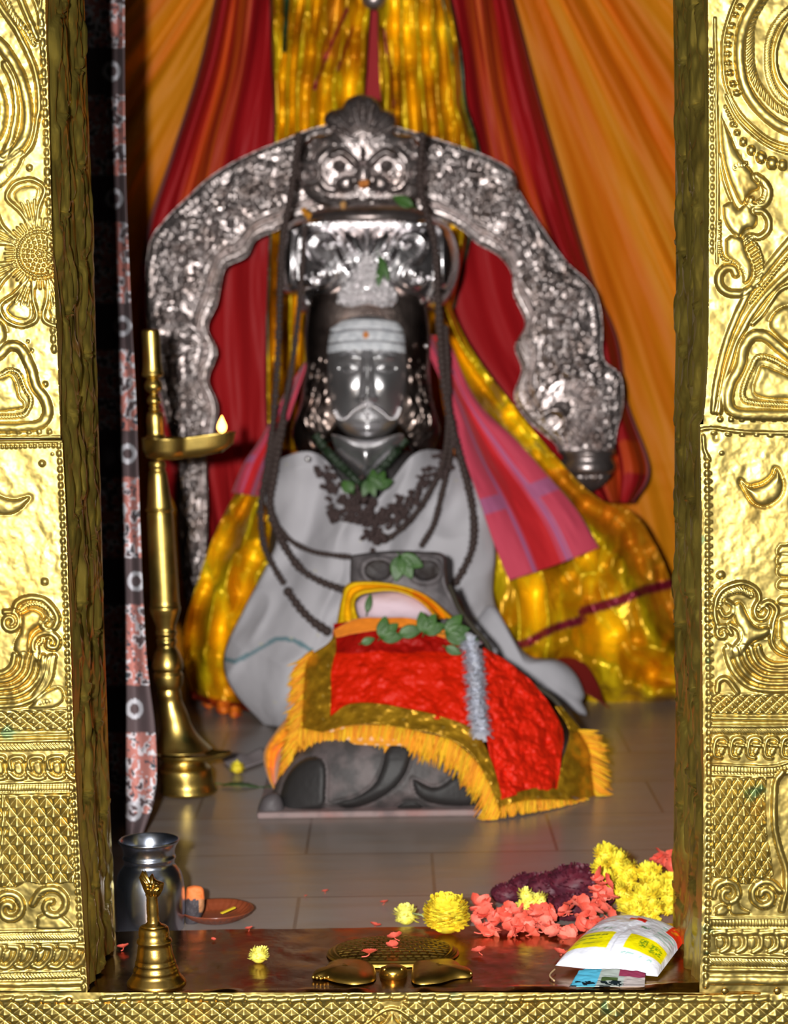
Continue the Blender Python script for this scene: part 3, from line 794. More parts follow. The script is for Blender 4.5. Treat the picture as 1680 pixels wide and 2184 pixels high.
c = sat(px, py); put(c, U < .03, (40, 74, 60)); put(c, (np.abs(px - (612 - .05 * py)) < 5) & (py < 110), (46, 84, 56))
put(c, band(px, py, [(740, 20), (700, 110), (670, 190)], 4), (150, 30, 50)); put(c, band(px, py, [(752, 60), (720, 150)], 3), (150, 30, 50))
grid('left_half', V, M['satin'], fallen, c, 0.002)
V, px, py, U, Vv = loft([[(808, -60, 2.5), (806, 60, 2.5), (812, 200, 2.5), (830, 400, 2.5), (860, 560, 2.5), (880, 760, 2.48)],
                         [(890, -60, 2.44), (900, 120, 2.44), (915, 260, 2.44), (920, 400, 2.44), (920, 560, 2.46), (920, 760, 2.44)],
                         [(948, -60, 2.5), (982, 100, 2.5), (994, 220, 2.5), (1024, 340, 2.5), (1004, 500, 2.48), (958, 700, 2.44)]], 240, 150, ff(30))
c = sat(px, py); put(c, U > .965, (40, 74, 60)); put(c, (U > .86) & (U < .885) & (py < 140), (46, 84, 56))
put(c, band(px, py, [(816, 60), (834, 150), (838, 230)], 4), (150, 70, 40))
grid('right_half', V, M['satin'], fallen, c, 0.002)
b = MB(); b.ball((0, 0, 0), (0.03, 0.02, 0.03), 16, 10); o = b.build('gather_knot', M['silver'], fallen); o.data.transform(Matrix.Translation(Vector(P(797, -6, 2.44))))
tagk = MB()
V, px, py, U, Vv = loft([[(768, -60, 2.62), (768, 120, 2.62), (768, 320, 2.62)], [(830, -60, 2.62), (830, 120, 2.62), (830, 320, 2.62)]], 40, 20, None)
tag(grid('inner_lining_cloth', V, M['silk'], None, colmap(px.shape, MAROON), .002), 'strip of red cloth showing between the two halves of gold satin', 'cloth strip')

# ---- patterned door curtain at the left, bunched
M['curtain_print'] = mat('printed_curtain', vcol=True, rough=0.75, bumps=[cn])
def f(px, py, U, V): return 0.012 * np.sin(U * 20 + 1.5 * V) + 0.010 * np.sin(U * 7 + 3 * V)
V, px, py, U, Vv = loft([[(110, -60, .42), (120, 500, .42), (140, 1000, .42), (165, 1500, .42), (180, 1700, .40)],
                         [(232, -60, .42), (238, 500, .42), (250, 900, .42), (258, 1250, .44), (266, 1500, .44), (262, 1700, .40)],
                         [(232, -60, .04), (242, 400, .04), (253, 700, .04), (260, 975, .04), (268, 1250, .04), (270, 1500, .04), (268, 1788, .03)],
                         [(264, -60, 0), (266, 320, 0), (276, 600, 0), (290, 860, 0), (300, 1160, 0), (312, 1400, 0), (331, 1560, 0), (331, 1690, 0), (302, 1788, 0)]], 620, 150,
                        lambda px, py, U, V: f(px, py, U, V) - np.interp(py, [-60, 500, 1000, 1500, 1788], [1.30, 1.24, 1.10, .93, .86]), True)
c = colmap(px.shape, (92, 76, 78))
q = (py - 968 + 40) % 272
flower = (q > 90) & (q < 262)
n1 = fbm(px / 13, py / 15, 2); n2 = fbm(px / 8 + 40, py / 8, 3)
put(c, flower & (n1 > -.12), (196, 128, 118))
put(c, flower & (np.abs(n1 + .14) < .09), (230, 226, 232))
put(c, flower & (n2 > .36), (64, 78, 88)); put(c, flower & (n2 < -.38), (200, 196, 204))
for y in (-120, 152, 424, 696, 968, 1240, 1512, 1730):
    yc = y
    for x0 in (150, 0):
        xc = np.interp(yc, [0, 400, 700, 975, 1243, 1727], [236, 243, 262, 273, 291, 284]) if x0 == 0 else x0 + .02 * yc
        D_ = np.hypot((px - xc), (py - yc) * .9)
        put(c, np.abs(D_ - 15) < 4.5, (205, 203, 210))
tag(grid('door_curtain', V, M['curtain_print'], None, c, 0.0015), 'dark printed curtain with white rings and pink flowers bunched beside the left post', 'curtain')
# ------------------------------------------------------------ relief sampling and closed shells
def sampler(R):
    def f(px, py):
        fx = np.clip((px - R.x[0]) / R.st, 0, len(R.x) - 1.001); fy = np.clip((py - R.y[0]) / R.st, 0, len(R.y) - 1.001)
        i = fx.astype(int); j = fy.astype(int); a = fx - i; b = fy - j
        h = R.h
        return (h[j, i] * (1 - a) + h[j, i + 1] * a) * (1 - b) + (h[j + 1, i] * (1 - a) + h[j + 1, i + 1] * a) * b
    return f
class Blob:
    """rounded body whose silhouette is an outline measured in the photo, with its own centre depth and thickness"""
    def __init__(s, outline, Y0, thick, back=None, power=0.5, feat=None, c=None, nth=120, nr=46):
        o = smooth(list(outline) + [outline[0]], 160)[:-1]
        s.c = np.asarray(c if c is not None else o.mean(0), float)
        d = o - s.c; th = np.arctan2(d[:, 1], d[:, 0]); r = np.hypot(d[:, 0], d[:, 1])
        k = np.argsort(th); th, r = th[k], r[k]
        s.th = np.r_[th - 2 * np.pi, th, th + 2 * np.pi]; s.r = np.r_[r, r, r]
        s.Y0, s.t, s.b, s.p, s.feat = Y0, thick, (thick if back is None else back), power, feat
        s.nth, s.nr = nth, nr
    def S(s, px, py):
        a = np.arctan2(py - s.c[1], px - s.c[0])
        return np.hypot(px - s.c[0], py - s.c[1]) / np.interp(a, s.th, s.r)
    def depth(s, px, py):
        q = np.clip(s.S(px, py), 0, 1)
        y = s.Y0 - s.t * np.clip(1 - q ** 2, 0, 1) ** s.p
        if s.feat is not None: y = y - s.feat(px, py) * mpp(s.Y0) * np.clip((1 - q) * 12, 0, 1)
        return y
    def build(s, name, m, parent=None, colf=None):
        a = np.linspace(0, 2 * np.pi, s.nth, endpoint=False)
        q = np.sin(np.linspace(0.01, 1, s.nr) * np.pi / 2)
        Q, Aa = np.meshgrid(q, a, indexing='ij')
        R_ = np.interp((Aa + np.pi) % (2 * np.pi) - np.pi, s.th, s.r) * Q
        px = s.c[0] + R_ * np.cos(Aa); py = s.c[1] + R_ * np.sin(Aa)
        Vf = P(px, py, s.depth(px, py))
        qb = q[::-1][1::3]
        Q2, A2 = np.meshgrid(qb, a, indexing='ij')
        R2 = np.interp((A2 + np.pi) % (2 * np.pi) - np.pi, s.th, s.r) * Q2
        px2 = s.c[0] + R2 * np.cos(A2); py2 = s.c[1] + R2 * np.sin(A2)
        Vb = P(px2, py2, s.Y0 + s.b * np.sqrt(np.clip(1 - Q2 ** 2, 0, 1)))
        V = np.concatenate([Vf, Vb], 0)
        col = None
        if colf is not None:
            col = np.concatenate([colf(px, py), colf(px2, py2)], 0)
        n, mm = V.shape[:2]
        f = [tuple(x) for x in grid_faces(n, mm, True)]
        f.append(tuple(range(mm))[::-1]); f.append(tuple((n - 1) * mm + k for k in range(mm)))
        return raw_mesh(name, V, f, m, parent, col)
def slab(name, V, back, m, parent=None, col=None):
    """closed solid from a front grid and a constant backwards offset"""
    n, k = V.shape[:2]
    W = V.copy(); W[..., 1] = V[..., 1].max() + back
    A_ = V.reshape(-1, 3); B_ = W.reshape(-1, 3); off = n * k
    f = [tuple(x) for x in grid_faces(n, k)] + [tuple(x + off) for x in grid_faces(n, k, flip=True)]
    rim = [i * k for i in range(n)] + [(n - 1) * k + j for j in range(1, k)] + [i * k + k - 1 for i in range(n - 2, -1, -1)] + list(range(k - 2, 0, -1))
    for a, b in zip(rim, rim[1:] + rim[:1]): f.append((b, a, a + off, b + off))
    c2 = None if col is None else np.concatenate([col.reshape(-1, 3)] * 2)
    return raw_mesh(name, np.vstack([A_, B_]), f, m, parent, c2)

# ------------------------------------------------------------ silver arch
AY = 2.32
OUT = [(404, 1440), (398, 1300), (386, 1200), (380, 1080), (380, 985), (366, 940), (346, 860), (330, 780), (314, 690), (311, 600), (320, 515), (352, 468), (400, 420), (452, 374), (520, 334), (600, 300), (680, 270),
       (780, 258), (880, 280), (960, 306), (1030, 330), (1088, 362), (1108, 410), (1150, 478), (1205, 556), (1245, 592), (1272, 628), (1284, 690), (1286, 764), (1322, 800), (1328, 860), (1314, 920), (1310, 966)]
INN = [(446, 1430), (440, 1300), (440, 1180), (442, 1080), (440, 985), (452, 940), (464, 870), (444, 810), (462, 752), (442, 700), (462, 650), (470, 610), (482, 570), (524, 548), (545, 512), (588, 492), (640, 468),
       (780, 440), (920, 462), (985, 490), (1018, 520), (1062, 545), (1090, 580), (1096, 630), (1120, 690), (1098, 740), (1112, 790), (1096, 846), (1120, 890), (1150, 920), (1176, 940), (1188, 954), (1192, 966)]
def pair(a, b, n, m):
    A_ = np.stack([np.interp(np.linspace(0, len(a) - 1, n), np.arange(len(a)), np.asarray(a, float)[:, k]) for k in (0, 1)], 1)
    A2 = smooth_u(np.asarray(a, float), n); B2 = smooth_u(np.asarray(b, float), n)
    t = np.linspace(0, 1, m)[None, :, None]
    return A2[:, None] * (1 - t) + B2[:, None] * t
Q = pair(OUT, INN, 620, 74)
px, py = Q[..., 0], Q[..., 1]
U = np.repeat(np.linspace(0, 1, 74)[None], 620, 0)
arc = np.r_[0, np.cumsum(np.hypot(*np.diff((Q[:, 37]), axis=0).T))][:, None] + 0 * U
h = 9 * np.sqrt(np.clip(1 - (2 * U - 1) ** 2, 0, 1))
rr = np.random.RandomState(5)
sw = np.zeros(px.shape)
sw += 7 * np.clip(1 - np.abs(vnoise(px / 17, py / 17) + .5 * vnoise(px / 8, py / 8)) * 5, 0, 1)
sw += 5 * np.clip(1 - np.abs(vnoise(px / 30 + 9, py / 30)) * 6, 0, 1)
h += 2.2 * fbm(px / 7, py / 7, 2)
h += sw * np.clip(1 - ((U - .42) / .36) ** 4, 0, 1)
for k in range(620):
    i = rr.randint(0, 620); j = int(74 * (.05 + .72 * rr.rand())); r = rr.uniform(3, 7)
    D_ = np.hypot(px - px[i, j], py - py[i, j])
    h = np.maximum(h, (h[i, j] + r * 1.0) * (D_ < r) * np.sqrt(np.clip(1 - (D_ / r) ** 2, 0, 1)))
h += 4 * (0.5 + .5 * np.cos(arc / 11 * 2 * np.pi)) * np.exp(-((U - .055) / .035) ** 2)
h += 5 * np.exp(-((U - .80) / .02) ** 2) + 3 * np.exp(-((U - .88) / .02) ** 2) - 3 * np.exp(-((U - .84) / .02) ** 2)
h += 4 * (0.5 + .5 * np.cos(arc / 9 * 2 * np.pi)) * np.exp(-((U - .94) / .03) ** 2)
# peacock roundel on the right foot
g = np.hypot(px - 1215, (py - 868)) 
pk = (g < 62) & (py > 780)
pa = np.arctan2(py - 868, px - 1200)
h = np.where(pk, 8 + 4 * np.clip(1 - ((px - 1196) / 22) ** 2 - ((py - 872) / 16) ** 2, 0, 1) ** .8 + 2 * fbm(px / 8, py / 8, 2) + 4 * np.cos(pa * 26) * (np.hypot(px - 1200, py - 868) > 24) * (np.abs(pa) < 1.5) + 5 * np.exp(-((np.hypot(px - 1180, py - 900) - 26) / 6) ** 2), h)
V = P(px, py, AY - h * mpp(AY))
arch = empty('silver_arch', P(830, 1285, AY), 'tall embossed silver arch with a lion face at its crown standing behind the idol', 'arch')
slab('arch_band', V, 0.015, M['silver'], arch)
# right foot: plain ring, then a fluted taper
def foot(rows, fl):
    Rr = np.asarray(rows, float); n = 40; m = 60
    a = smooth([(r[0], r[2]) for r in rows], n); b = smooth([(r[1], r[2]) for r in rows], n)
    t = np.linspace(0, 1, m)[None]
    X = a[:, :1] * (1 - t) + b[:, :1] * t; Yp = a[:, 1:] + 0 * t
    return X, Yp, t
b = MB()
def solid_turn(b, prof, cxp, Y, flute=0, seg=48, col=(1, 1, 1), axis=None):
    """turned piece: prof = (radius px, py) top to bottom, around pixel column cxp at depth Y; axis=(x at top, x at bottom)"""
    k = mpp(Y); pr = np.asarray(prof, float)
    x = np.full(len(pr), cxp, float) if axis is None else np.interp(pr[:, 1], [pr[0, 1], pr[-1, 1]], axis)
    C0 = P(x, pr[:, 1], np.full(len(pr), Y))
    ph = np.linspace(0, 2 * np.pi, seg, endpoint=False)
    rad = pr[:, 0][:, None] * k * (1 + flute * np.cos(ph * 14)[None])
    V = C0[:, None] + np.stack([rad * np.cos(ph), rad * np.sin(ph), 0 * rad], -1)
    base = b.n
    b.grid(V[::-1], True, col)
    b.f.append(tuple(base + q for q in range(seg))[::-1]); b.f.append(tuple(base + (len(pr) - 1) * seg + q for q in range(seg)))
solid_turn(b, [(58, 960), (60, 966), (52, 974), (56, 982), (60, 990), (60, 1000), (54, 1008), (44, 1012)], 1252, AY + .0)
b.build('foot_ring', M['silver'], arch)
b = MB(); solid_turn(b, [(44, 1010), (40, 1020), (26, 1036), (8, 1048)], 1256, AY, flute=.14); b.build('lotus_bud', M['silver'], arch)
# lion face
Fc = Relief(600, 930, 190, 480, 1.5)
Fc.h += 3 * fbm(Fc.X / 9, Fc.Y / 9, 3)
for sgn in (-1, 1):
    X_ = lambda x: 774 + sgn * x
    Fc.ridge([(X_(14), 350), (X_(30), 334), (X_(48), 324), (X_(66), 330)], 9, 26)
    Fc.dot(X_(50), 354, 12, 14); Fc.dot(X_(50), 355, 5, 20)
    Fc.ridge([(X_(70), 320), (X_(92), 340), (X_(96), 372), (X_(80), 400), (X_(62), 404)], 9, 7)
    Fc.dome([(X_(18), 372), (X_(44), 374), (X_(58), 392), (X_(44), 412), (X_(20), 404)], 12, 18)
    Fc.spiral(X_(116), 372, 28, 5, 60 if sgn > 0 else 120, 1.3 * sgn, 6, 12)
    Fc.ridge([(X_(84), 300), (X_(104), 290), (X_(116), 310)], 6, 10)
    Fc.dome([(X_(108), 300), (X_(124), 318), (X_(120), 342), (X_(106), 330)], 8, 10)
    Fc.dots([(X_(10), 424), (X_(40), 428), (X_(80), 420)], 12, 5, 14)
Fc.dome([(764, 352), (784, 352), (794, 388), (774, 398), (754, 388)], 10, 26)
Fc.dots([(774, 316), (774, 345)], 10, 5, 24)
for k in range(-4, 5):
    a = math.radians(90 + k * 17)
    Fc.dots([(774 + 20 * math.cos(a), 300 - 18 * math.sin(a)), (774 + 74 * math.cos(a), 300 - 86 * math.sin(a))], 8, 4.4 if k % 2 else 5.5, 9)
    Fc.ridge([(774 + 18 * math.cos(a), 300 - 16 * math.sin(a)), (774 + 80 * math.cos(a), 300 - 92 * math.sin(a))], 5, 7)
fs = sampler(Fc)
Blob([(632, 380), (640, 320), (668, 290), (706, 284), (690, 256), (704, 236), (728, 230), (742, 210), (772, 201), (802, 212), (816, 232), (838, 240), (846, 262), (842, 284), (880, 290), (906, 325), (912, 380), (890, 425), (820, 448), (720, 448), (660, 425)],
     AY - .02, .045, .02, .26, fs, c=(774, 345), nth=260, nr=110).build('lion_face', M['silver'], arch)

# ------------------------------------------------------------ the idol
IY = 2.02
idol = empty('idol', P(790, 1520, IY), 'silver masked deity idol with moustache and ash striped forehead seated under the arch', 'idol')
M['silver_warm'] = mat('aged_silver', (126, 112, 106), 1, 0.30, bumps=[(40, 0.0014, 3, one)], rough_var=.07, stains=[((128, 76, 52), 9, .52, .72, .6)])
# crown
K = Relief(570, 1010, 430, 700, 1.5)
K.ridge([(600, 492), (640, 474), (700, 468), (780, 466), (860, 468), (930, 474), (965, 490)], 14, 20)
K.dots([(640, 478), (700, 472), (780, 470), (860, 472), (935, 480)], 11, 5, 26)
for sgn in (-1, 1):
    X_ = lambda x: 782 + sgn * x
    K.dome([(X_(4), 560), (X_(18), 500), (X_(44), 492), (X_(40), 520)], 7, 18)
    K.dome([(X_(22), 566), (X_(52), 500), (X_(74), 496), (X_(60), 545), (X_(36), 580)], 7, 13)
    K.ridge([(X_(64), 515), (X_(84), 498), (X_(112), 502), (X_(124), 525), (X_(112), 550), (X_(88), 568), (X_(78), 590), (X_(90), 608), (X_(112), 608), (X_(124), 594)], 7, 15)
    K.dot(X_(84), 522, 8, 14); K.dot(X_(106), 586, 12, 10)
    K.dots([(X_(60), 500), (X_(28), 580)], 9, 4, 14)
    K.ridge([(X_(140), 480), (X_(150), 540), (X_(146), 610), (X_(130), 650)], 6, 10)
    K.dome([(X_(155), 490), (X_(182), 500), (X_(190), 560), (X_(176), 610), (X_(158), 600)], 14, 14)
K.dots([(782, 484), (782, 550)], 10, 5.5, 20)
K.h += .8 * fbm(K.X / 14, K.Y / 14, 3)
Blob([(604, 490), (630, 468), (680, 458), (780, 452), (880, 458), (940, 470), (966, 500), (980, 560), (968, 616), (940, 655), (905, 662), (860, 640), (700, 640), (668, 672), (640, 664), (636, 630), (604, 622), (592, 560)],
     IY + .10, .13, .08, .42, sampler(K), c=(782, 560), nth=240, nr=100).build('crown', M['silver_bright'], idol)
# hollow dome top of the crown
b = MB(); Vt = []
solid_turn(b, [(30, 436), (78, 440), (120, 450), (138, 462), (140, 476)], 784, IY + .12)
b.build('crown_top', M['silver'], idol)
# hood behind the face
Hd = Relief(630, 940, 560, 980, 2)
for k in range(40):
    Hd.dot(rr.uniform(640, 700), rr.uniform(760, 960), rr.uniform(3, 6), 4)
    Hd.dot(rr.uniform(872, 930), rr.uniform(760, 960), rr.uniform(3, 6), 4)
for y in (800, 850, 900): Hd.spiral(664, y, 18, 4, 90, 1.3, 5, 9); Hd.spiral(906, y, 18, 4, 90, -1.3, 5, 9)
Blob([(652, 780), (650, 700), (664, 630), (700, 592), (780, 574), (860, 590), (900, 630), (916, 700), (916, 780), (926, 860), (940, 930), (900, 985), (850, 940), (710, 940), (660, 990), (622, 930), (640, 860)],
     IY + .03, .07, .05, .45, sampler(Hd), c=(783, 780), nth=160, nr=70).build('hood', M['silver_warm'], idol)
# brow ornament
Or = Relief(700, 870, 510, 670, 1.5)
for row, y in enumerate((548, 566, 584, 602, 622, 642)):
    w = 8 + row * 10
    for x in np.arange(-w, w + 1, 13): Or.dot(782 + x + rr.uniform(-2, 2), y + rr.uniform(-2, 2), rr.uniform(5, 8), 12)
orn = Blob([(782, 528), (800, 556), (826, 596), (846, 622), (844, 648), (815, 655), (782, 650), (745, 655), (720, 646), (722, 620), (742, 592), (764, 554)],
     IY - .085, .035, .03, .5, sampler(Or), c=(782, 618), nth=140, nr=60)
M['glitter_silver'] = mat('pale_glitter_silver', (226, 220, 222), .35, .2)  # silver's glitter put into a pale, barely metallic colour
oo = orn.build('brow_ornament', M['glitter_silver'], idol)
b = MB()
for k in range(260):
    x, y = rr.uniform(718, 848), rr.uniform(528, 658); q = float(orn.S(np.array(x), np.array(y)))
    if q < .97: b.ball(P(x, y, float(orn.depth(np.array(x), np.array(y))) - .003), rr.uniform(.003, .006), 8, 6)
o = b.build('bead_studs', M['glitter_silver'], oo); o['kind'] = 'stuff'
# face mask
Mk = Relief(680, 890, 650, 960, 1.5)
Mk.h += 0
def addg(R, x, y, sx, sy, h): R.h += h * np.exp(-((R.X - x) / sx) ** 2 - ((R.Y - y) / sy) ** 2)
addg(Mk, 783, 835, 10, 26, 26); addg(Mk, 783, 790, 7, 34, 16); addg(Mk, 783, 850, 16, 8, 16)
addg(Mk, 772, 852, 6, 6, 7); addg(Mk, 794, 852, 6, 6, 7)
for sgn in (-1, 1):
    X_ = lambda x: 783 + sgn * x
    addg(Mk, X_(38), 782, 22, 12, -12)
    addg(Mk, X_(38), 782, 13, 7, 10)
    addg(Mk, X_(40), 826, 22, 24, 9)
    Mk.groove([(X_(20), 786), (X_(38), 776), (X_(60), 786)], 2.2, 3); Mk.groove([(X_(22), 787), (X_(40), 793), (X_(58), 787)], 2.0, 3)
    Mk.groove([(X_(16), 760), (X_(36), 748), (X_(66), 758)], 3, 3.5)
    addg(Mk, X_(36), 762, 26, 4, 6)
addg(Mk, 783, 902, 22, 5, 9); addg(Mk, 783, 914, 18, 5, 8); addg(Mk, 783, 934, 22, 10, 7)
addg(Mk, 783, 770, 8, 22, 5)
bk = sampler(Mk)
face = Blob([(704, 700), (740, 676), (783, 668), (826, 676), (858, 700), (868, 760), (866, 840), (856, 890), (826, 926), (783, 942), (740, 926), (710, 890), (700, 840), (697, 760)],
            IY - .01, .085, .03, .5, bk, c=(783, 806), nth=180, nr=110)
M['silver_face'] = mat('polished_silver', (240, 238, 240), .94, .35)
face.build('face_mask', M['silver_face'], idol)
# moustache of beads
b = MB()
mo = smooth([(712, 878), (722, 893), (738, 892), (752, 878), (768, 868), (783, 865), (798, 868), (814, 878), (830, 892), (846, 890), (854, 872)], 34)
for x, y in mo:
    b.ball(P(x, y, face.depth(np.array(x), np.array(y)) - .004), .0048, 10, 7)
b.build('moustache', M['silver_bright'], idol)
b = MB()
for y in (884, 893, 916): b.ball(P(783, y, float(face.depth(np.array(783.), np.array(float(y)))) - .004), .0042, 10, 7)
b.build('lip_beads', M['silver_bright'], idol)
# ash stripes and dot on the brow
M['ash'] = mat('sacred_ash', (226, 228, 232), 0, .75, bumps=[(120, .0006, 4, one)], stains=[((150, 156, 166), 60, .45, .7, .6)])
M['sandal'] = mat('sandal_paste', (206, 128, 62), 0, .7)
for k, (y0, y1, w0, w1) in enumerate(((683, 702, 76, 82), (707, 727, 83, 84), (731, 748, 84, 85))):
    t = np.linspace(-1, 1, 50); ty = np.linspace(0, 1, 7)
    T, S_ = np.meshgrid(t, ty)
    x = 781 + T * (w0 + (w1 - w0) * S_); y = y0 + (y1 - y0) * S_ + 9 * T ** 2 - 3
    Yd = face.depth(x, y) - .0035
    slab('ash_stripe', P(x, y, Yd), 0.0, M['ash'], idol) if False else grid('ash_stripe', P(x, y, Yd), M['ash'], idol, None, .002)
b = MB(); b.ball(P(780, 715, float(face.depth(np.array(780.), np.array(715.))) - .006), (.0065, .003, .009), 14, 9); b.build('sandal_dot', M['sandal'], idol)
# neck and pointed beard plate
Nk = Relief(680, 880, 920, 1040, 2); addg(Nk, 779, 980, 16, 40, 14)
Blob([(706, 925), (783, 940), (858, 925), (846, 960), (818, 990), (778, 1020), (742, 990), (716, 960)], IY - .07, .06, .03, .6, sampler(Nk), c=(780, 965), nth=90, nr=40).build('beard_plate', M['silver_face'], idol)
# ear studs
b = MB(); b.ball(P(909, 738, IY - .03), .006, 10, 8); b.build('stud', M['silver_bright'], idol)
b = MB(); b.ball(P(656, 979, IY - .12), .006, 10, 8); b.build('stud', M['silver_bright'], idol)
M['dark_stone'] = mat('black_stone', (46, 42, 42), 0, .5, bumps=[(50, .002, 4, one)])
Blob([(600, 1000), (700, 960), (860, 960), (960, 1000), (1020, 1150), (1060, 1400), (1040, 1500), (560, 1500), (540, 1400), (570, 1180)], IY + .1, .10, .15, .5, None, c=(790, 1250)).build('torso', M['dark_stone'], idol)

# ------------------------------------------------------------ gold satin skirt spread either side
skirt = empty('gold_satin_skirt', P(420, 1500, 2.0), 'crumpled yellow gold satin saree spread on the floor around the idol', 'saree')
def f(px, py, U, V):
    rg = lambda a, b: (1 - np.abs(vnoise(px / a + 3, py / b) + .4 * vnoise(px / a * 2.1, py / b * 2.1)) * 3.2)
    return .04 * np.sin(U * 12 + V * 4 + 4 * fbm(U * 2, V * 3)) + .034 * rg(52, 84) + .005 * rg(22, 40)
V, px, py, U, Vv = loft([[(560, 960, 2.30), (490, 1075, 2.28), (450, 1160, 2.24), (415, 1260, 2.2), (392, 1340, 2.16), (394, 1420, 2.14), (410, 1490, 2.17)],
                         [(566, 980, 2.22), (540, 1100, 2.18), (510, 1200, 2.14), (470, 1320, 2.1), (450, 1400, 2.08), (450, 1460, 2.13), (470, 1508, 2.14)],
                         [(610, 1000, 2.22), (600, 1150, 2.18), (580, 1250, 2.14), (550, 1350, 2.1), (540, 1420, 2.06), (545, 1470, 2.1), (560, 1520, 2.1)]], 200, 130, f)
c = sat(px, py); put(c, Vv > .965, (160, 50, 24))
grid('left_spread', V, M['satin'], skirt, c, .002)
V, px, py, U, Vv = loft([[(930, 560, 2.3), (990, 720, 2.3), (1090, 860, 2.3), (1180, 970, 2.3), (1270, 1060, 2.3), (1350, 1095, 2.3), (1400, 1170, 2.28), (1432, 1250, 2.26), (1460, 1350, 2.24)],
                         [(930, 640, 2.25), (985, 800, 2.24), (1060, 940, 2.22), (1150, 1060, 2.2), (1230, 1160, 2.18), (1290, 1230, 2.16), (1350, 1320, 2.14), (1400, 1400, 2.17), (1460, 1440, 2.18)],
                         [(930, 700, 2.22), (960, 900, 2.18), (1000, 1100, 2.14), (1050, 1250, 2.1), (1080, 1350, 2.08), (1140, 1440, 2.06), (1240, 1492, 2.17), (1350, 1500, 2.17), (1460, 1492, 2.18)]], 260, 180, f)
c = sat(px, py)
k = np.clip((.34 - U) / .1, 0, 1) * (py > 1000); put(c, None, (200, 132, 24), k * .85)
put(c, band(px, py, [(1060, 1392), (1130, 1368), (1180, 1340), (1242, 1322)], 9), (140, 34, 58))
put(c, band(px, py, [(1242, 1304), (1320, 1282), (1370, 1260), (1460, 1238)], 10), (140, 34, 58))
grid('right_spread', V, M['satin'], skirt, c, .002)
# maroon border showing under the hem
V, px, py, U, Vv = loft([[(1120, 1400, 2.08), (1190, 1420, 2.05), (1240, 1470, 2.0), (1300, 1510, 1.98)], [(1190, 1400, 2.1), (1240, 1410, 2.08), (1270, 1450, 2.04), (1290, 1505, 2.0)]], 60, 20, None)
grid('maroon_border', V, M['silk'], skirt, colmap(px.shape, (120, 26, 26)), .002)

# ------------------------------------------------------------ pink striped towel
def towel(rows, n, m, w=lambda px, py, U, V: .010 * np.sin(U * 9) + .01 * fbm(U * 5, V * 4)):
    V, px, py, U, Vv = loft(rows, n, m, w)
    c = colmap(px.shape, (206, 66, 90))
    put(c, (U > .32) & (U < .58), (206, 26, 34))
    put(c, np.abs(U - .66) < .02, (176, 96, 140)); put(c, np.abs(U - .28) < .015, (176, 96, 140)); put(c, np.abs(U - .70) < .008, (176, 110, 150))
    put(c, (np.abs(Vv - .70) < .03) & ((U > .62) | (U < .3)), (176, 92, 132))
    return V, c
V, c = towel([[(895, 715, 2.1), (960, 860, 2.08), (985, 960, 2.02), (1020, 1060, 1.98), (1050, 1150, 1.98), (1085, 1238, 1.98)],
              [(925, 715, 2.12), (985, 850, 2.1), (1050, 970, 2.08), (1110, 1060, 2.04), (1150, 1130, 2.02), (1182, 1206, 2.0)],
              [(952, 715, 2.14), (1012, 850, 2.12), (1100, 940, 2.1), (1180, 1030, 2.08), (1230, 1090, 2.06), (1276, 1168, 2.04)]], 160, 90)
tw = empty('striped_towel', P(1080, 1240, 2.0), 'pink and red striped cotton towel draped over the shoulders of the idol', 'towel')
grid('right_end', V, M['cloth'], tw, c, .003)
V, c = towel([[(618, 820, 2.1), (560, 930, 2.12), (520, 990, 2.16), (495, 1050, 2.2)], [(660, 760, 2.08), (600, 940, 2.08), (580, 1000, 2.1), (560, 1060, 2.12)]], 60, 40)
grid('left_end', V, M['cloth'], tw, c, .003)

# ------------------------------------------------------------ white shawl
def f(px, py, U, V):
    return (.20 * np.sin(np.clip(U, 0, 1) * np.pi) ** .7 * (.5 + .5 * V) + .016 * np.sin(U * 20 + 5 * V + 3 * fbm(U * 3, V * 2)) + .022 * fbm(px / 170, py / 110, 2) + .012 * (1 - np.abs(vnoise((px + py * .6) / 60, (py - px * .5) / 150)) * 4))
V, px, py, U, Vv = loft([[(572, 985, 2.08), (562, 1060, 2.06), (590, 1140, 2.04), (572, 1200, 2.03), (520, 1300, 2.02), (478, 1396, 2.0), (494, 1468, 1.98), (562, 1545, 1.95)],
                         [(676, 968, 2.05), (700, 1050, 2.04), (700, 1150, 2.04), (690, 1220, 2.03), (680, 1310, 2.03), (670, 1400, 2.0), (670, 1470, 1.98), (690, 1560, 1.95)],
                         [(780, 1078, 2.02), (780, 1110, 2.02), (780, 1150, 2.02), (785, 1220, 2.02), (790, 1310, 2.02), (790, 1400, 2.0), (790, 1470, 1.98), (790, 1560, 1.95)],
                         [(884, 968, 2.05), (880, 1050, 2.04), (880, 1150, 2.04), (890, 1220, 2.03), (900, 1310, 2.03), (900, 1400, 2.0), (900, 1470, 1.98), (900, 1560, 1.95)],
                         [(962, 965, 2.08), (1010, 1030, 2.06), (1046, 1100, 2.04), (1056, 1180, 2.03), (1052, 1270, 2.02), (1078, 1350, 2.0), (1110, 1420, 1.98), (1130, 1530, 1.95)]], 200, 150, f)
SHX, SHY, SHD = px[::2, ::2], py[::2, ::2], V[::2, ::2, 1]
c = colmap(px.shape, (188, 185, 190))
put(c, band(px, py, [(474, 1404), (500, 1412), (540, 1392), (590, 1364), (625, 1364), (665, 1388)], 4.5), (108, 138, 146))
put(c, fbm(px / 6, py / 6, 2) > .62, (206, 200, 150))
M['shawl'] = mat('white_cotton', vcol=True, rough=.85, bumps=[(9, .010, 2, one), cn])
sh = empty('white_shawl', P(700, 1545, 1.9), 'plain white cotton shawl with a thin teal line wrapped round the idol', 'shawl')
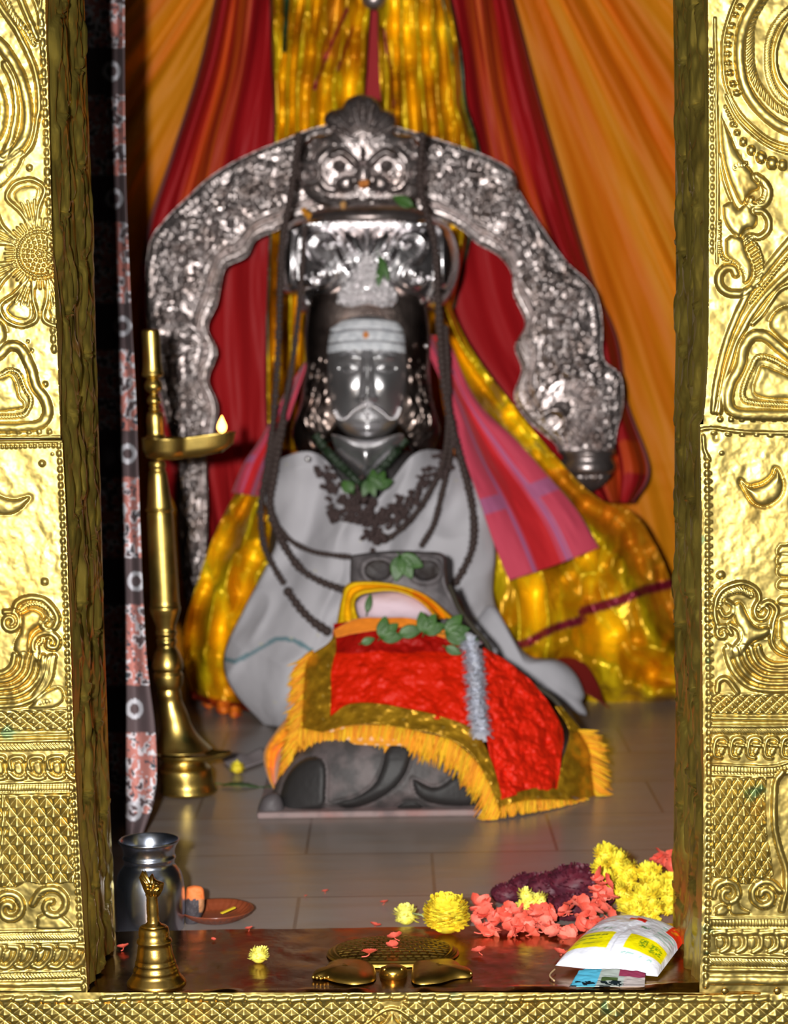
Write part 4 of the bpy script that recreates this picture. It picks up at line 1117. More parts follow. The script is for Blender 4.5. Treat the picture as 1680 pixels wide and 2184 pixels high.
grid('wrapped_body', V, M['shawl'], sh, c, .003)
Bt = Blob([(1040, 1290), (1064, 1300), (1094, 1360), (1130, 1400), (1190, 1408), (1226, 1436), (1246, 1480), (1240, 1500), (1256, 1524), (1236, 1524), (1200, 1500), (1150, 1480), (1090, 1450), (1030, 1410), (1010, 1340)],
          1.92, .07, .04, .5, None, c=(1120, 1420), nth=120, nr=30)
Bt.build('trailing_end', M['shawl'], sh, lambda px, py: colmap(px.shape, (180, 178, 184)))

# ------------------------------------------------------------ bead strings and garlands
M['rudraksha'] = mat('rudraksha_seed', (64, 50, 46), 0, .75, bumps=[(300, .001, 2, one)])
def bodyY(x, y):
    """depth just in front of crown, hood and shawl at this point"""
    if y < 700: return IY - .06
    if y < 960: return IY - .04
    q = (SHX - x) ** 2 + (SHY - y) ** 2
    k = q < max(200, q.min() * 1.5 + 30)
    return float(SHD[k].min()) - .016
def string(label, pts, r=6.5, gap=1.75, name='bead_string', group=None, Y=None):
    p = smooth(pts, 400)
    L = np.r_[0, np.cumsum(np.hypot(*np.diff(p, axis=0).T))]
    t = empty(name, P(p[-1, 0], p[-1, 1], bodyY(*p[-1])), label, 'bead necklace', group)
    b = MB(); th = []
    us = np.arange(0, L[-1], r * gap); xs_ = np.interp(us, L, p[:, 0]); ys_ = np.interp(us, L, p[:, 1])
    Ya = np.array([bodyY(x, y) for x, y in zip(xs_, ys_)])
    for _ in range(60): Ya[1:-1] = np.minimum(Ya[1:-1], (Ya[:-2] + Ya[2:]) / 2)
    for x, y, Yc in zip(xs_, ys_, Ya):
        c = P(x, y, Yc); th.append(c)
        b.ball(c, 1.25 * r * mpp(Yc) * rr.uniform(.85, 1.1), 9, 7)
    b.build('beads', M['rudraksha'], t)
    b = MB(); b.tube(np.array(th), .0012, 6); b.build('thread', M['rudraksha'], t)
    return t
string('long dark bead string down the left side of the crest, ending in a free tail', [(636, 290), (622, 400), (604, 500), (597, 620), (592, 760), (582, 900), (566, 1010), (556, 1080), (562, 1160), (584, 1210), (606, 1246)])
string('dark bead string beside the left cheek, swinging across to the grey stone head', [(650, 486), (642, 600), (628, 740), (604, 880), (574, 1000), (580, 1090), (612, 1146), (660, 1174), (710, 1184), (748, 1188)], r=5.5)
string('second bead string on the left chest, a little lower and ending at the yellow cloth', [(604, 900), (584, 1010), (576, 1090), (604, 1160), (640, 1212), (684, 1240), (732, 1258)], r=7.5)
string('short row of large dark beads on the white shawl above the orange fringe', [(614, 1262), (640, 1298), (668, 1326), (700, 1348)], r=8.5)
string('long dark bead string hanging down the right side past the shoulder', [(900, 290), (896, 400), (926, 520), (934, 640), (944, 800), (966, 920), (988, 1000), (1008, 1090), (1008, 1160), (990, 1210), (966, 1250)], r=7.5)
string('dark cord of beads looping from the right shoulder to the centre of the chest', [(950, 700), (956, 860), (950, 960), (930, 1020), (890, 1090), (840, 1140), (800, 1160)], r=6)
string('thin dark bead string falling straight beside the right loop', [(964, 900), (958, 980), (940, 1060), (924, 1120), (896, 1168)], r=6)
M['leaf_dark'] = mat('dark_leaf', (30, 48, 26), 0, .5)
M['leaf'] = mat('green_leaf', (60, 100, 34), 0, .5, stains=[((44, 78, 30), 40, .4, .6, .7)], bumps=[(80, .001, 2, one)])
M['dried'] = mat('dried_flower', (70, 54, 52), 0, .8)
def gar(label, name, pts, m, r, cat):
    p = smooth(pts, 80); b = MB()
    b.tube(P(p[:, 0], p[:, 1], np.array([bodyY(x, y) - .02 for x, y in p])), np.array([r * mpp(2) * (1 + .15 * math.sin(i * 1.7)) for i in range(80)]), 8)
    for k in range(60):
        i = rr.randint(0, 80); c = P(p[i, 0], p[i, 1], bodyY(*p[i]) - .022) + rr.uniform(-1, 1, 3) * .006
        b.ball(c, (.006, .003, .004), 6, 5)
    return tag(b.build(name, m), label, cat)
gar('dark green twisted leaf cord in a V under the silver chin', 'leaf_cord', [(672, 926), (700, 966), (740, 1006), (776, 1034), (806, 1006), (840, 968), (866, 936)], M['leaf_dark'], 9, 'garland')
b = MB()
for pts, n in (([(684, 985), (700, 1030), (716, 1070), (740, 1100)], 24), ([(700, 1100), (760, 1090), (800, 1110), (860, 1080)], 60), ([(950, 960), (920, 1020), (880, 1060), (840, 1100)], 40), ([(770, 1030), (800, 1150)], 50)):
    p = smooth(pts, 60)
    for k in range(n):
        i = rr.randint(0, 60); x, y = p[i] + rr.normal(0, 11, 2)
        c = P(x, y, bodyY(x, y) - .018 + rr.uniform(-.008, .004))
        for q in range(4):
            b.ball(c + rr.uniform(-1, 1, 3) * .007, rr.uniform(.003, .007, 3), 6, 5)
tag(b.build('dried_garland', M['dried']), 'brown garland of withered flowers hanging in a U on the white shawl', 'garland')

def leaf_mesh(Lh, W_, bend=.25, m=9):
    t = np.linspace(0, 1, 12)[:, None]; u = np.linspace(-1, 1, m)[None]
    w = W_ * np.sin(np.pi * np.clip(t, 0.001, 1) ** .8) ** .8
    x = u * w; y = t * Lh; z = -bend * Lh * (t - .4) ** 2 + .12 * W_ * np.abs(u) * (1 - t) + .04 * W_ * np.cos(t * 40) * np.abs(u)
    return np.stack([x + 0 * t, y + 0 * u, z + 0 * u], -1)
def rotm(rx, ry, rz):
    from mathutils import Euler
    return np.array(Euler((rx, ry, rz), 'XYZ').to_matrix())
def leaf(label, x, y, Y, L_, W_, ang, name='bilva_leaf', group=None, three=False, flat=False, z=None, lean=.3):
    """a leaf facing the viewer, its stem at the point, tip at ang degrees counter-clockwise from right"""
    b = MB()
    for k in ((-38, 0, 38) if three else (0,)):
        a = math.radians(ang + k - 90); V = leaf_mesh(L_, W_)
        V = V @ rotm(0, 0, a).T
        V = (V @ rotm(math.pi / 2 - lean, 0, 0).T) if not flat else V
        b.grid(V, False)
    b.tube(np.array([[0, 0, 0], [-.2 * L_ * math.cos(math.radians(ang)), -.001, -.2 * L_ * math.sin(math.radians(ang))]]), .0012, 6)
    o = b.build(name, M['leaf']); s_ = o.modifiers.new('thickness', 'SOLIDIFY'); s_.thickness = .0012
    o.location = tuple(P(x, y, Y) if not flat else G(x, y, z))
    return tag(o, label, 'leaf', group)
leaf('three lobed green leaf on the chest just right of the chin point', 800, 1040, 1.82, .042, .011, 60, three=True)
leaf('three lobed green leaf on the chest hanging downward below the chin', 786, 1022, 1.815, .040, .010, 290, three=True)
leaf('small green leaf on the chest left of the chin point', 752, 1050, 1.825, .034, .014, 130)
leaf('green leaf lying on the far top rim of the crown at its right', 880, 440, IY - .05, .05, .013, 150, name='bilva_leaf')
leaf('narrow green leaf caught in the brow ornament of the crown', 808, 545, IY - .12, .06, .008, 290)
leaf('green sprig below the narrow leaf on the brow ornament', 812, 565, IY - .12, .05, .008, 262)
for k, (x, y, cc) in enumerate(((776, 392, (210, 130, 60)), (730, 440, (200, 150, 90)), (652, 456, (210, 140, 30)))):
    b = MB()
    for q in range(7): b.ball(P(x, y, IY + .02) + rr.uniform(-1, 1, 3) * .008, .006, 7, 5)
    tag(b.build('flower_petal', mat('petal_%d' % k, cc, 0, .7)), ('orange petal fallen on the silver lion face', 'pale dry petals on the crown rim', 'orange petals at the left end of the crown rim')[k], 'petal')
# ------------------------------------------------------------ brass oil lamp
LY = 1.25
lamp = empty('oil_lamp', G(402, 1678, FZ), 'tall turned brass oil lamp with one lit spout, standing left of the idol', 'lamp')
def axisx(y): return np.interp(y, [700, 1000, 1250, 1480, 1600, 1690], [321, 336, 350, 360, 388, 402])
def lturn(prof, name, m=M['brass_lamp'], seg=48, parent=lamp, Y=LY):
    k = mpp(Y); pr = smooth(prof, max(40, len(prof) * 8)); pr = np.asarray(pr)
    C0 = P(axisx(pr[:, 1]), pr[:, 1], np.full(len(pr), Y)); ph = np.linspace(0, 2 * np.pi, seg, endpoint=False)
    rad = np.clip(pr[:, 0], .2, None)[:, None] * k
    V = C0[:, None] + np.stack([rad * np.cos(ph), rad * np.sin(ph), 0 * rad * ph], -1)
    b = MB(); base = b.n; b.grid(V[::-1], True); b.f.append(tuple(range(seg))[::-1]); b.f.append(tuple((len(pr) - 1) * seg + q for q in range(seg)))
    return b.build(name, m, parent)
lturn([(3, 702), (17, 704), (19, 712), (19, 760), (21, 790), (23, 800), (14, 806)], 'finial_tube')
lturn([(10, 804), (16, 814), (19, 824), (15, 834), (8, 840), (14, 850), (15, 858), (9, 866), (13, 872), (8, 878)], 'finial_beads')
lturn([(8, 876), (16, 882), (18, 900), (18, 925), (24, 935)], 'reservoir_neck')
lturn([(16, 984), (18, 992), (16, 1002), (19, 1010), (21, 1030), (24, 1060), (27, 1082), (30, 1087), (27, 1092)], 'upper_stem')
rib = [(26, 1092)]
for y in range(1096, 1286, 6): rib += [(26 + (y - 1096) / 60, y), (28.5 + (y - 1096) / 60, y + 3)]
k_ = len(rib)
prR = np.array(rib + [(31, 1290)], float)
Cc = P(axisx(prR[:, 1]), prR[:, 1], np.full(len(prR), LY)); ph = np.linspace(0, 2 * np.pi, 48, endpoint=False)
Vr = Cc[:, None] + np.stack([prR[:, 0][:, None] * mpp(LY) * np.cos(ph), prR[:, 0][:, None] * mpp(LY) * np.sin(ph), np.zeros((len(prR), 48))], -1)
b = MB(); b.grid(Vr[::-1], True); b.build('ribbed_stem', M['brass_lamp'], lamp)
lturn([(30, 1290), (33, 1296), (31, 1306), (26, 1320), (20, 1340), (23, 1350), (19, 1358), (22, 1368), (19, 1378), (26, 1392), (32, 1410), (33, 1424), (29, 1432), (32, 1440), (30, 1458), (24, 1470)], 'knop')
lturn([(24, 1468), (26, 1480), (25, 1496), (30, 1520), (33, 1545), (40, 1565), (54, 1585), (66, 1598)], 'lower_stem')
# lower drip tray with a spout to the right
def tray(cx_, cy_, Y, r, spout, depth_, name, ang=0.0):
    """shallow leaf shaped pan: round body with one drawn-out lip"""
    k = mpp(Y); c0 = P(cx_, cy_, Y)
    ph = np.linspace(0, 2 * np.pi, 96, endpoint=False)
    d = (ph - ang + np.pi) % (2 * np.pi) - np.pi
    R_ = r * (1 + .04 * np.cos(ph * 2)) + (spout - r) * np.exp(-(d / .30) ** 2)
    rows = []
    for s, z in ((0.02, -depth_), (.5, -depth_ * 1.0), (.8, -depth_ * .9), (.95, -depth_ * .55), (.985, -2), (1, 0), (.965, 0), (.91, -depth_ * .35), (.76, -depth_ * .7), (.5, -depth_ * .8), (.02, -depth_ * .82)):
        lift = np.exp(-(d / .35) ** 2) * s * depth_ * .28
        rows.append(np.stack([R_ * s * np.cos(ph), R_ * s * np.sin(ph) * 1.0, z + lift], -1))
    V = c0 + np.array(rows) * k
    b = MB(); b.grid(V[::-1], True); b.f.append(tuple((len(rows) - 1) * 96 + q for q in range(96)))
    return b.build(name, M['brass_lamp'], lamp)
tray(354, 934, LY, 50, 150, 46, 'oil_pan', -.06)
tray(400, 1606, LY, 66, 96, 14, 'drip_tray', -.1)
lturn([(50, 1612), (44, 1620), (48, 1630), (56, 1638), (58, 1650), (57, 1668), (60, 1678), (62, 1684), (60, 1690)], 'base')
b = MB(); b.tube(P(np.array([440, 460, 473]), np.array([938, 932, 918]), np.full(3, LY)), .002, 6); b.build('wick', mat('cotton_wick', (60, 50, 40), 0, .9), lamp)
M['flame'] = mat('flame', (255, 190, 90), 0, .5, emit=((255, 176, 84), 9.0))
b = MB()
pr = np.array([(.2, 886), (3, 892), (7, 900), (10, 908), (10, 914), (7, 920), (.5, 924)])
solid_turn(b, pr, 473, LY, seg=20); b.build('flame', M['flame'], lamp)

# ------------------------------------------------------------ hand bell
BY = 0.052
bell = empty('hand_bell', (P(334, 2098, BY)[0], BY, 0.0), 'small brass hand bell with a twin figured handle on the sill by the left post', 'bell')
kb = mpp(BY); bc = np.array([P(334, 2098, BY)[0], BY, 0.0])
def bturn(prof, name, seg=56):
    pr = np.asarray(prof, float); b = MB()
    pr = np.stack([pr[:, 0] * kb, (2096 - pr[:, 1]) * kb], 1)
    lean = -0.03
    b.lathe(pr[::-1], (0, 0, 0), seg)
    V = np.vstack(b.v); V[:, 0] += lean * V[:, 2]
    b.f.append(tuple(range(seg))[::-1]); b.f.append(tuple((len(pr) - 1) * seg + q for q in range(seg)))
    o = raw_mesh(name, V + bc, b.f, M['brass'], bell); return o
bturn([(28, 1968), (32, 1972), (34, 1984), (33, 1994), (38, 1998), (39, 2003), (35, 2007), (37, 2014), (39, 2028), (42, 2040), (41, 2042), (44, 2046), (45, 2052), (44, 2054), (48, 2060), (50, 2068), (49, 2070), (54, 2078), (62, 2088), (65, 2093), (64, 2096), (58, 2096)], 'bell_body')
bturn([(11, 1882), (14, 1886), (13, 1892), (14.5, 1898), (12, 1904), (13, 1920), (13.5, 1940), (12.5, 1946), (14, 1951), (13, 1957), (14.5, 1960), (18, 1964), (29, 1969), (20, 1971)], 'handle', 36)
Hr = Relief(280, 370, 1840, 1900, 1)
Hr.dot(320, 1891, 7, 7); Hr.dot(334, 1889, 7, 7); Hr.dot(321, 1900, 4, 6); Hr.ridge([(314, 1898), (328, 1903), (340, 1896)], 2.5, 5)
Hr.ridge([(300, 1872), (310, 1886), (312, 1902)], 3, 5)
b1 = Blob([(296, 1872), (302, 1860), (306, 1849), (310, 1862), (316, 1872), (325, 1863), (331, 1874), (344, 1880), (350, 1884), (346, 1900), (336, 1914), (322, 1916), (310, 1906), (302, 1888)], BY, .013, .013, .5, sampler(Hr), c=(324, 1892), nth=90, nr=40)
b1.build('figured_finial', M['brass'], bell)

# ------------------------------------------------------------ steel water pot
PY = JD + .062
pc = np.array([P(322, 1980, PY)[0], PY, FZ]); kp = mpp(PY)
pot = empty('water_pot', pc, 'polished steel water pot with flared rim behind the brass bell', 'pot')
def zp(y): return (P(322, y, PY)[2] - FZ)
prof = [(2, 2006), (60, 2004), (70, 1990), (73, 1960), (75, 1930), (75, 1900), (73, 1880), (68, 1862), (60, 1850), (55, 1844), (54, 1838), (56, 1832), (58, 1828), (55, 1822), (56, 1812), (60, 1802), (65, 1795), (66, 1791), (63, 1790), (56, 1800), (51, 1815), (50, 1835), (56, 1856), (68, 1885), (70, 1930), (60, 1985), (2, 1996)]
pp = smooth(prof, 220); r_ = pp[:, 0] * kp
zz = np.array([zp(y) for y in pp[:, 1]]); zz = np.maximum(zz, 0.0005 + 0 * zz)
b = MB(); b.lathe(np.stack([r_, zz], 1), (0, 0, 0), 80); raw_mesh('pot_body', np.vstack(b.v) + pc, b.f, M['steel'], pot)

# ------------------------------------------------------------ ribbed clay dish with a charred piece in it
M['clay'] = mat('brown_clay', (128, 62, 36), 0, .35, bumps=[(60, .001, 3, one)], coat=.3)
dc = np.array([P(462, 1945, JD + .098)[0], JD + .098, FZ])
n_ = 96; ph = np.linspace(0, 2 * np.pi, n_, endpoint=False)
rows = []
for r, z in ((.002, .001), (.030, .001), (.036, .004), (.047, .012), (.053, .018), (.056, .0185), (.0545, .0165), (.049, .012), (.040, .006), (.030, .0035), (.002, .0035)):
    fl = (1 + .05 * np.cos(ph * 30)) if .03 < r < .053 else 1 + 0 * ph
    rows.append(np.stack([r * fl * np.cos(ph), r * fl * np.sin(ph), z + 0 * ph], -1))
b = MB(); b.grid(np.array(rows)[::-1], True); raw_mesh('d', np.vstack(b.v) + dc, b.f, M['clay']).name = 'clay_dish'
tag(bpy.data.objects['clay_dish'], 'shallow ribbed brown clay dish on the floor right of the steel pot', 'dish')
M['burnt'] = mat('charred_coconut', vcol=True, rough=.7, bumps=[(90, .003, 3, one)])
Bl = Blob([(398, 1892), (416, 1888), (434, 1896), (436, 1930), (430, 1952), (420, 1972), (398, 1975), (394, 1940)], JD + .085, .014, .014, .35, lambda px, py: 3 * fbm(px / 9, py / 9, 3), c=(416, 1930), nth=60, nr=24)
def cf(px, py):
    c = colmap(px.shape, (60, 54, 58)); put(c, py + 5 * vnoise(px / 6, py / 6) < 1918, (226, 118, 56)); put(c, (py > 1918) & (px > 424) & (py < 1946), (176, 120, 80))
    return c
tag(Bl.build('coconut_piece', M['burnt'], None, cf), 'charred chunk with a bright orange top standing between pot and dish', 'coconut piece')
b = MB(); b.box((0, 0, 0), (.026, .005, .002), R=rotm(0, -.15, .75)); o = b.build('petal_strip', mat('yellow_petal', (226, 196, 40), 0, .6), None, False, .0006); o.location = tuple(dc + [.018, -.01, .0175])
tag(o, 'thin yellow petal strip lying in the clay dish', 'petal')

# ------------------------------------------------------------ brass turtle on the sill
M['brass_turtle'] = mat('worn_brass', (196, 160, 76), 1, .34, bumps=[(50, .0006, 3, one)], rough_var=.06, stains=[((110, 76, 40), 20, .5, .7, .5)])
tc0 = np.array([P(838, 2050, .2)[0], .168, 0.0])
turtle = empty('turtle', tc0, 'brass turtle with a scored shell raised in the middle of the sill', 'turtle ornament')
nx, ny = 150, 120
gx = np.linspace(-1, 1, nx); gy = np.linspace(-1, 1, ny); GX, GY = np.meshgrid(gx, gy)
# square to disc
DX = GX * np.sqrt(1 - GY ** 2 / 2); DY = GY * np.sqrt(1 - GX ** 2 / 2); rr2 = DX ** 2 + DY ** 2
sx, sy = .092, .066
zz = .015 * np.sqrt(np.clip(1 - rr2 ** 1.6, 0, 1)) + .0015
row = GY * 6.5; brick = GX * 7 + .5 * (np.floor(row) % 2)
inner = (np.maximum(np.abs(GX), np.abs(GY)) < .84)
gr = np.maximum(np.exp(-((row - np.round(row)) / .10) ** 2), np.exp(-((brick - np.round(brick)) / .07) ** 2) * (np.abs(row - np.round(row)) < .5))
zz -= .003 * gr * inner
for q in (.87, .94): zz -= .0013 * np.exp(-((np.maximum(np.abs(GX), np.abs(GY)) - q) / .015) ** 2)
raw_mesh('shell', tc0 + np.stack([DX * sx, DY * sy, zz], -1), grid_faces(ny, nx), M['brass_turtle'], turtle)
def ground_blob(name, pts, z0, z1, m, parent, n=60, toes=0, side=1):
    p = smooth(pts + [pts[0]], n)[:-1]; w = G(p[:, 0], p[:, 1], z0); c = w.mean(0)
    s = np.linspace(0, 1, 10); rows = []
    for t in s: rows.append(c + (w - c) * [math.sin(t * math.pi / 2) or .01, math.sin(t * math.pi / 2) or .01, 1] + [0, 0, z1 * math.cos(t * math.pi / 2)])
    b = MB(); b.grid(np.array(rows), True)
    b.f.append(tuple(range(len(w))))
    return b.build(name, m, parent)
for pts, toes in (([(700, 2058), (730, 2050), (790, 2056), (800, 2090), (760, 2100), (720, 2096), (690, 2088), (668, 2086), (668, 2076), (690, 2070)], (668, 2084)), ([(880, 2056), (950, 2050), (976, 2056), (990, 2072), (1006, 2072), (1004, 2084), (970, 2088), (930, 2098), (880, 2096)], (972, 2080))):
    lg = ground_blob('front_leg', pts, .002, .012, M['brass_turtle'], turtle)
    b = MB()
    for q in range(5): b.ball(G(toes[0] + q * 8, toes[1] + (2 - abs(q - 2)) * 1.2 - (4 if toes[0] > 900 else 0), .005), .0028, 8, 6)
    b.build('claws', M['brass_turtle'], lg)
hb = Blob([(812, 2062), (838, 2056), (864, 2062), (868, 2080), (860, 2098), (838, 2106), (816, 2098), (808, 2080)], .075, .028, .04, .5, None, c=(838, 2082), nth=60, nr=30)
hd = hb.build('head', M['brass_turtle'], turtle)
for x in (820, 856):
    b = MB(); b.ball(P(x, 2068, .058), .0035, 10, 8); b.build('eye', M['brass_turtle'], hd)

# ------------------------------------------------------------ stone bull under its cover
NY = 1.05
bull = empty('bull_statue', G(800, 1740, FZ), 'black stone bull statue facing the idol, on a low slab under a red velvet cover', 'bull statue')
M['stone'] = mat('carved_stone', vcol=True, rough=.6, bumps=[(40, .0025, 4, one)])
N_ = Relief(540, 1080, 1580, 1760, 2)
dark = []
dark.append(smooth([(606, 1735), (600, 1690), (622, 1640), (660, 1615), (690, 1625), (694, 1680), (686, 1734), (640, 1740), (606, 1735)], 60))
dark.append(smooth([(716, 1712), (760, 1700), (800, 1670), (820, 1620), (828, 1590), (874, 1590), (868, 1640), (840, 1680), (790, 1712), (740, 1724), (716, 1712)], 60))
dark.append(smooth([(846, 1720), (862, 1712), (890, 1712), (902, 1724), (890, 1738), (862, 1738), (846, 1720)], 30))
dark.append(smooth([(880, 1660), (930, 1680), (980, 1650), (1014, 1660), (1040, 1700), (1000, 1718), (920, 1712), (886, 1690), (880, 1660)], 50))
for d in dark: N_.dome([tuple(q) for q in d[:-1:3]], 16, 14, True, .6)
def insidef(px, py, d):
    ins = np.zeros(px.shape, bool)
    for a, b_ in zip(d[:-1], d[1:]):
        ins ^= ((a[1] > py) != (b_[1] > py)) & (px < (b_[0] - a[0]) * (py - a[1]) / (b_[1] - a[1] + 1e-12) + a[0])
    return ins
def stonecol(px, py):
    c = colmap(px.shape, (96, 86, 86)); put(c, None, (66, 62, 62), np.clip(.5 + 2 * fbm(px / 30, py / 30, 3), 0, 1))
    for d in dark: put(c, insidef(px, py, d), (42, 40, 40))
    return c
Blob([(566, 1742), (580, 1690), (604, 1640), (640, 1600), (700, 1560), (860, 1540), (980, 1570), (1080, 1640), (1110, 1742), (900, 1746), (700, 1746)], 1.20, .15, .2, .35, sampler(N_), c=(830, 1680), nth=260, nr=110).build('haunches', M['stone'], bull, stonecol)
Blob([(650, 1640), (690, 1500), (730, 1360), (800, 1335), (900, 1345), (1000, 1380), (1100, 1450), (1170, 1520), (1200, 1620), (1150, 1690), (900, 1700), (700, 1700)], 1.36, .10, .12, .5, None, c=(920, 1540)).build('trunk', M['dark_stone'], bull)
sl = P(np.array([548, 1046, 1046, 548]), np.array([1748, 1740, 1740, 1748]), 1.05); sl[:, 2] = FZ
bb = MB(); bb.box(((sl[0, 0] + sl[1, 0]) / 2, 1.04 + .24, FZ + .006), (sl[1, 0] - sl[0, 0], .46, .012))
o = bb.build('slab', mat('powdered_stone', (142, 122, 120), 0, .8, bumps=[(60, .002, 4, one)], stains=[((150, 104, 98), 12, .45, .6, .6), ((90, 86, 88), 20, .5, .65, .6)]), bull, False, .004)
Blob([(546, 1752), (552, 1716), (566, 1696), (592, 1692), (606, 1720), (606, 1750), (576, 1756)], 1.09, .03, .05, .4, None, c=(576, 1725), nth=60, nr=20).build('hoof', M['stone'], bull, lambda px, py: colmap(px.shape, (84, 78, 80)))
# head and horn roots seen from behind
Hn = Relief(720, 1010, 1150, 1350, 2)
for x in (806, 908):
    pts = [(x + 34 * math.cos(a), 1216 + 27 * math.sin(a)) for a in np.linspace(0, 6.28, 14)[:-1]]
    Hn.ridge(pts + [pts[0]], 7, 10); addg(Hn, x, 1216, 28, 22, -9)
Hn.ridge([(750, 1182), (850, 1178), (946, 1184)], 6, 8); Hn.ridge([(946, 1184), (954, 1250), (985, 1300)], 6, 9)
def hc(px, py):
    c = colmap(px.shape, (112, 106, 108))
    for x in (806, 908): put(c, np.hypot((px - x) / 30, (py - 1216) / 23) < 1, (44, 36, 34))
    put(c, None, (70, 66, 68), np.clip(.3 + 2 * fbm(px / 20, py / 20, 3), 0, 1) * .6); return c
Blob([(748, 1184), (800, 1177), (850, 1174), (900, 1176), (946, 1182), (952, 1220), (958, 1252), (984, 1284), (988, 1322), (940, 1345), (860, 1345), (790, 1330), (750, 1300), (746, 1240)], 1.52, .09, .1, .28, sampler(Hn), c=(858, 1255), nth=160, nr=60).build('head', M['stone'], bull, hc)

def YN(px, py):
    v = np.clip((1720 - py) / 400, 0, 1.3)
    return 1.0 + .27 * v ** 1.3 + .16 * np.clip(np.abs(px - 900) / 330, 0, 1.6) ** 2.2
def drape(rows, n, m, off, nz=.012, ns=26, wob=None):
    rows = [[(a[0], a[1], 0) for a in r] for r in rows]
    def f(px, py, U, V): return -(YN(px, py) - off) + nz * fbm(px / ns, py / ns, 3) + (wob(px, py, U, V) if wob is not None else 0)
    return loft(rows, n, m, f)
cover = empty('velvet_cover', P(920, 1700, 1.0), 'crushed red velvet cover edged in gold lace and yellow fringe over the stone bull', 'velvet cover')
RED = (212, 32, 4)
V, px, py, U, Vv = drape([[(712, 1330), (704, 1400), (702, 1460), (700, 1545)], [(800, 1322), (800, 1400), (795, 1450), (790, 1512)], [(900, 1336), (900, 1400), (900, 1450), (900, 1526)], [(1012, 1366), (1010, 1440), (1010, 1500), (1010, 1562)]], 120, 130, .0, .014, 30)
c = colmap(px.shape, RED); put(c, py < 1392 + 6 * vnoise(px / 30, 0 * py), (160, 16, 8))  # shading along the top painted into the velvet colour
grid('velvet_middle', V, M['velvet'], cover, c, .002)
V, px, py, U, Vv = drape([[(1030, 1380), (1032, 1480), (1036, 1560), (1050, 1640), (1066, 1706)], [(1080, 1410), (1100, 1480), (1110, 1560), (1120, 1620), (1126, 1690)], [(1130, 1450), (1170, 1500), (1200, 1560), (1196, 1620), (1188, 1690)]], 120, 90, .004, .02, 22)
grid('velvet_end', V, M['velvet'], cover, colmap(px.shape, (216, 36, 12)), .002)
def lace(rows, n, m, off, name='gold_lace'):
    V, px, py, U, Vv = drape(rows, n, m, off, .006, 14)
    c = colmap(px.shape, (206, 156, 36)); put(c, None, (150, 110, 24), np.clip(.5 + 2 * fbm(px / 14, py / 14, 2), 0, 1) * .7)
    put(c, fbm(px / 5, py / 5 + 7, 2) > .62, (250, 226, 130))
    return grid(name, V, M['lace'], cover, c, .002)
lace([[(722, 1338), (700, 1372), (664, 1396), (650, 1420), (646, 1500), (642, 1562)], [(714, 1345), (716, 1385), (706, 1430), (706, 1480), (704, 1520), (704, 1552)]], 100, 30, .006)
lace([[(640, 1560), (690, 1560), (740, 1548), (800, 1544), (870, 1556), (940, 1568), (1000, 1604), (1036, 1660), (1060, 1738)],
      [(700, 1540), (716, 1520), (745, 1502), (800, 1500), (870, 1512), (940, 1528), (1010, 1558), (1046, 1620), (1072, 1708)]], 150, 24, .008)
lace([[(1066, 1704), (1110, 1688), (1150, 1680), (1194, 1684)], [(1074, 1738), (1120, 1726), (1180, 1722), (1250, 1722)]], 60, 24, .008)
lace([[(1184, 1506), (1214, 1560), (1200, 1620), (1186, 1690)], [(1196, 1506), (1246, 1570), (1262, 1640), (1276, 1712)]], 60, 30, .006)
M['yarn'] = mat('yellow_yarn', vcol=True, rough=.8)
def fringe(pts, n, L0, d0, d1, off, name='fringe'):
    """strands from the curve pts, hanging along direction d0 (start of curve) to d1 (end)"""
    p = smooth(pts, n * 2); b = MB()
    for k in range(n):
        i = rr.randint(0, n * 2); x, y = p[i]; t = i / (n * 2)
        a = math.radians(d0 + (d1 - d0) * t + rr.normal(0, 7)); L_ = L0 * rr.uniform(.65, 1.15)
        s = np.linspace(0, 1, 5)
        X = x + np.cos(a) * L_ * s + rr.normal(0, 1.5) * np.sin(s * 5); Yp = y - 4 + np.sin(a) * L_ * s
        Yd = YN(np.full(5, x), np.full(5, y)) - off + rr.uniform(-.006, .006) - .006 * s
        zc = P(X, Yp, Yd)
        zc[:, 2] = np.maximum(zc[:, 2], FZ + .003)
        cc = lin((236, 172 + rr.randint(-26, 16), 20)) * rr.uniform(.8, 1.05)
        b.tube(zc, np.array([2.6, 2.8, 2.5, 1.8, .6]) * mpp(1.1), 5, cc)
    o = b.build(name, M['yarn'], cover); o['kind'] = 'stuff'; return o
fringe([(640, 1556), (700, 1566), (760, 1552), (830, 1552), (900, 1566), (960, 1582), (1010, 1622), (1040, 1670), (1066, 1734)], 560, 62, 92, 112, .012)
fringe([(1070, 1724), (1120, 1712), (1180, 1710), (1250, 1712)], 190, 30, 100, 80, .012)
fringe([(1232, 1560), (1256, 1600), (1262, 1650), (1270, 1712)], 170, 44, 10, 50, .008)
fringe([(668, 1392), (652, 1420), (646, 1480), (642, 1560)], 240, 44, 140, 128, .006)
fringe([(644, 1540), (636, 1580), (620, 1610)], 150, 62, 125, 110, .004)
# open crochet heading of the fringe
V, px, py, U, Vv = drape([[(690, 1558), (740, 1548), (800, 1546), (870, 1558)], [(690, 1596), (740, 1588), (800, 1590), (870, 1590)]], 90, 26, .004, .002, 14)
c = colmap(px.shape, (228, 150, 34)); g = np.hypot(((px + 12 * (np.floor(py / 18) % 2)) % 24 - 12) / 5, (py % 18 - 9) / 6) < 1; put(c, g, (236, 190, 150))
grid('crochet_heading', V, M['cloth'], cover, c, .002)

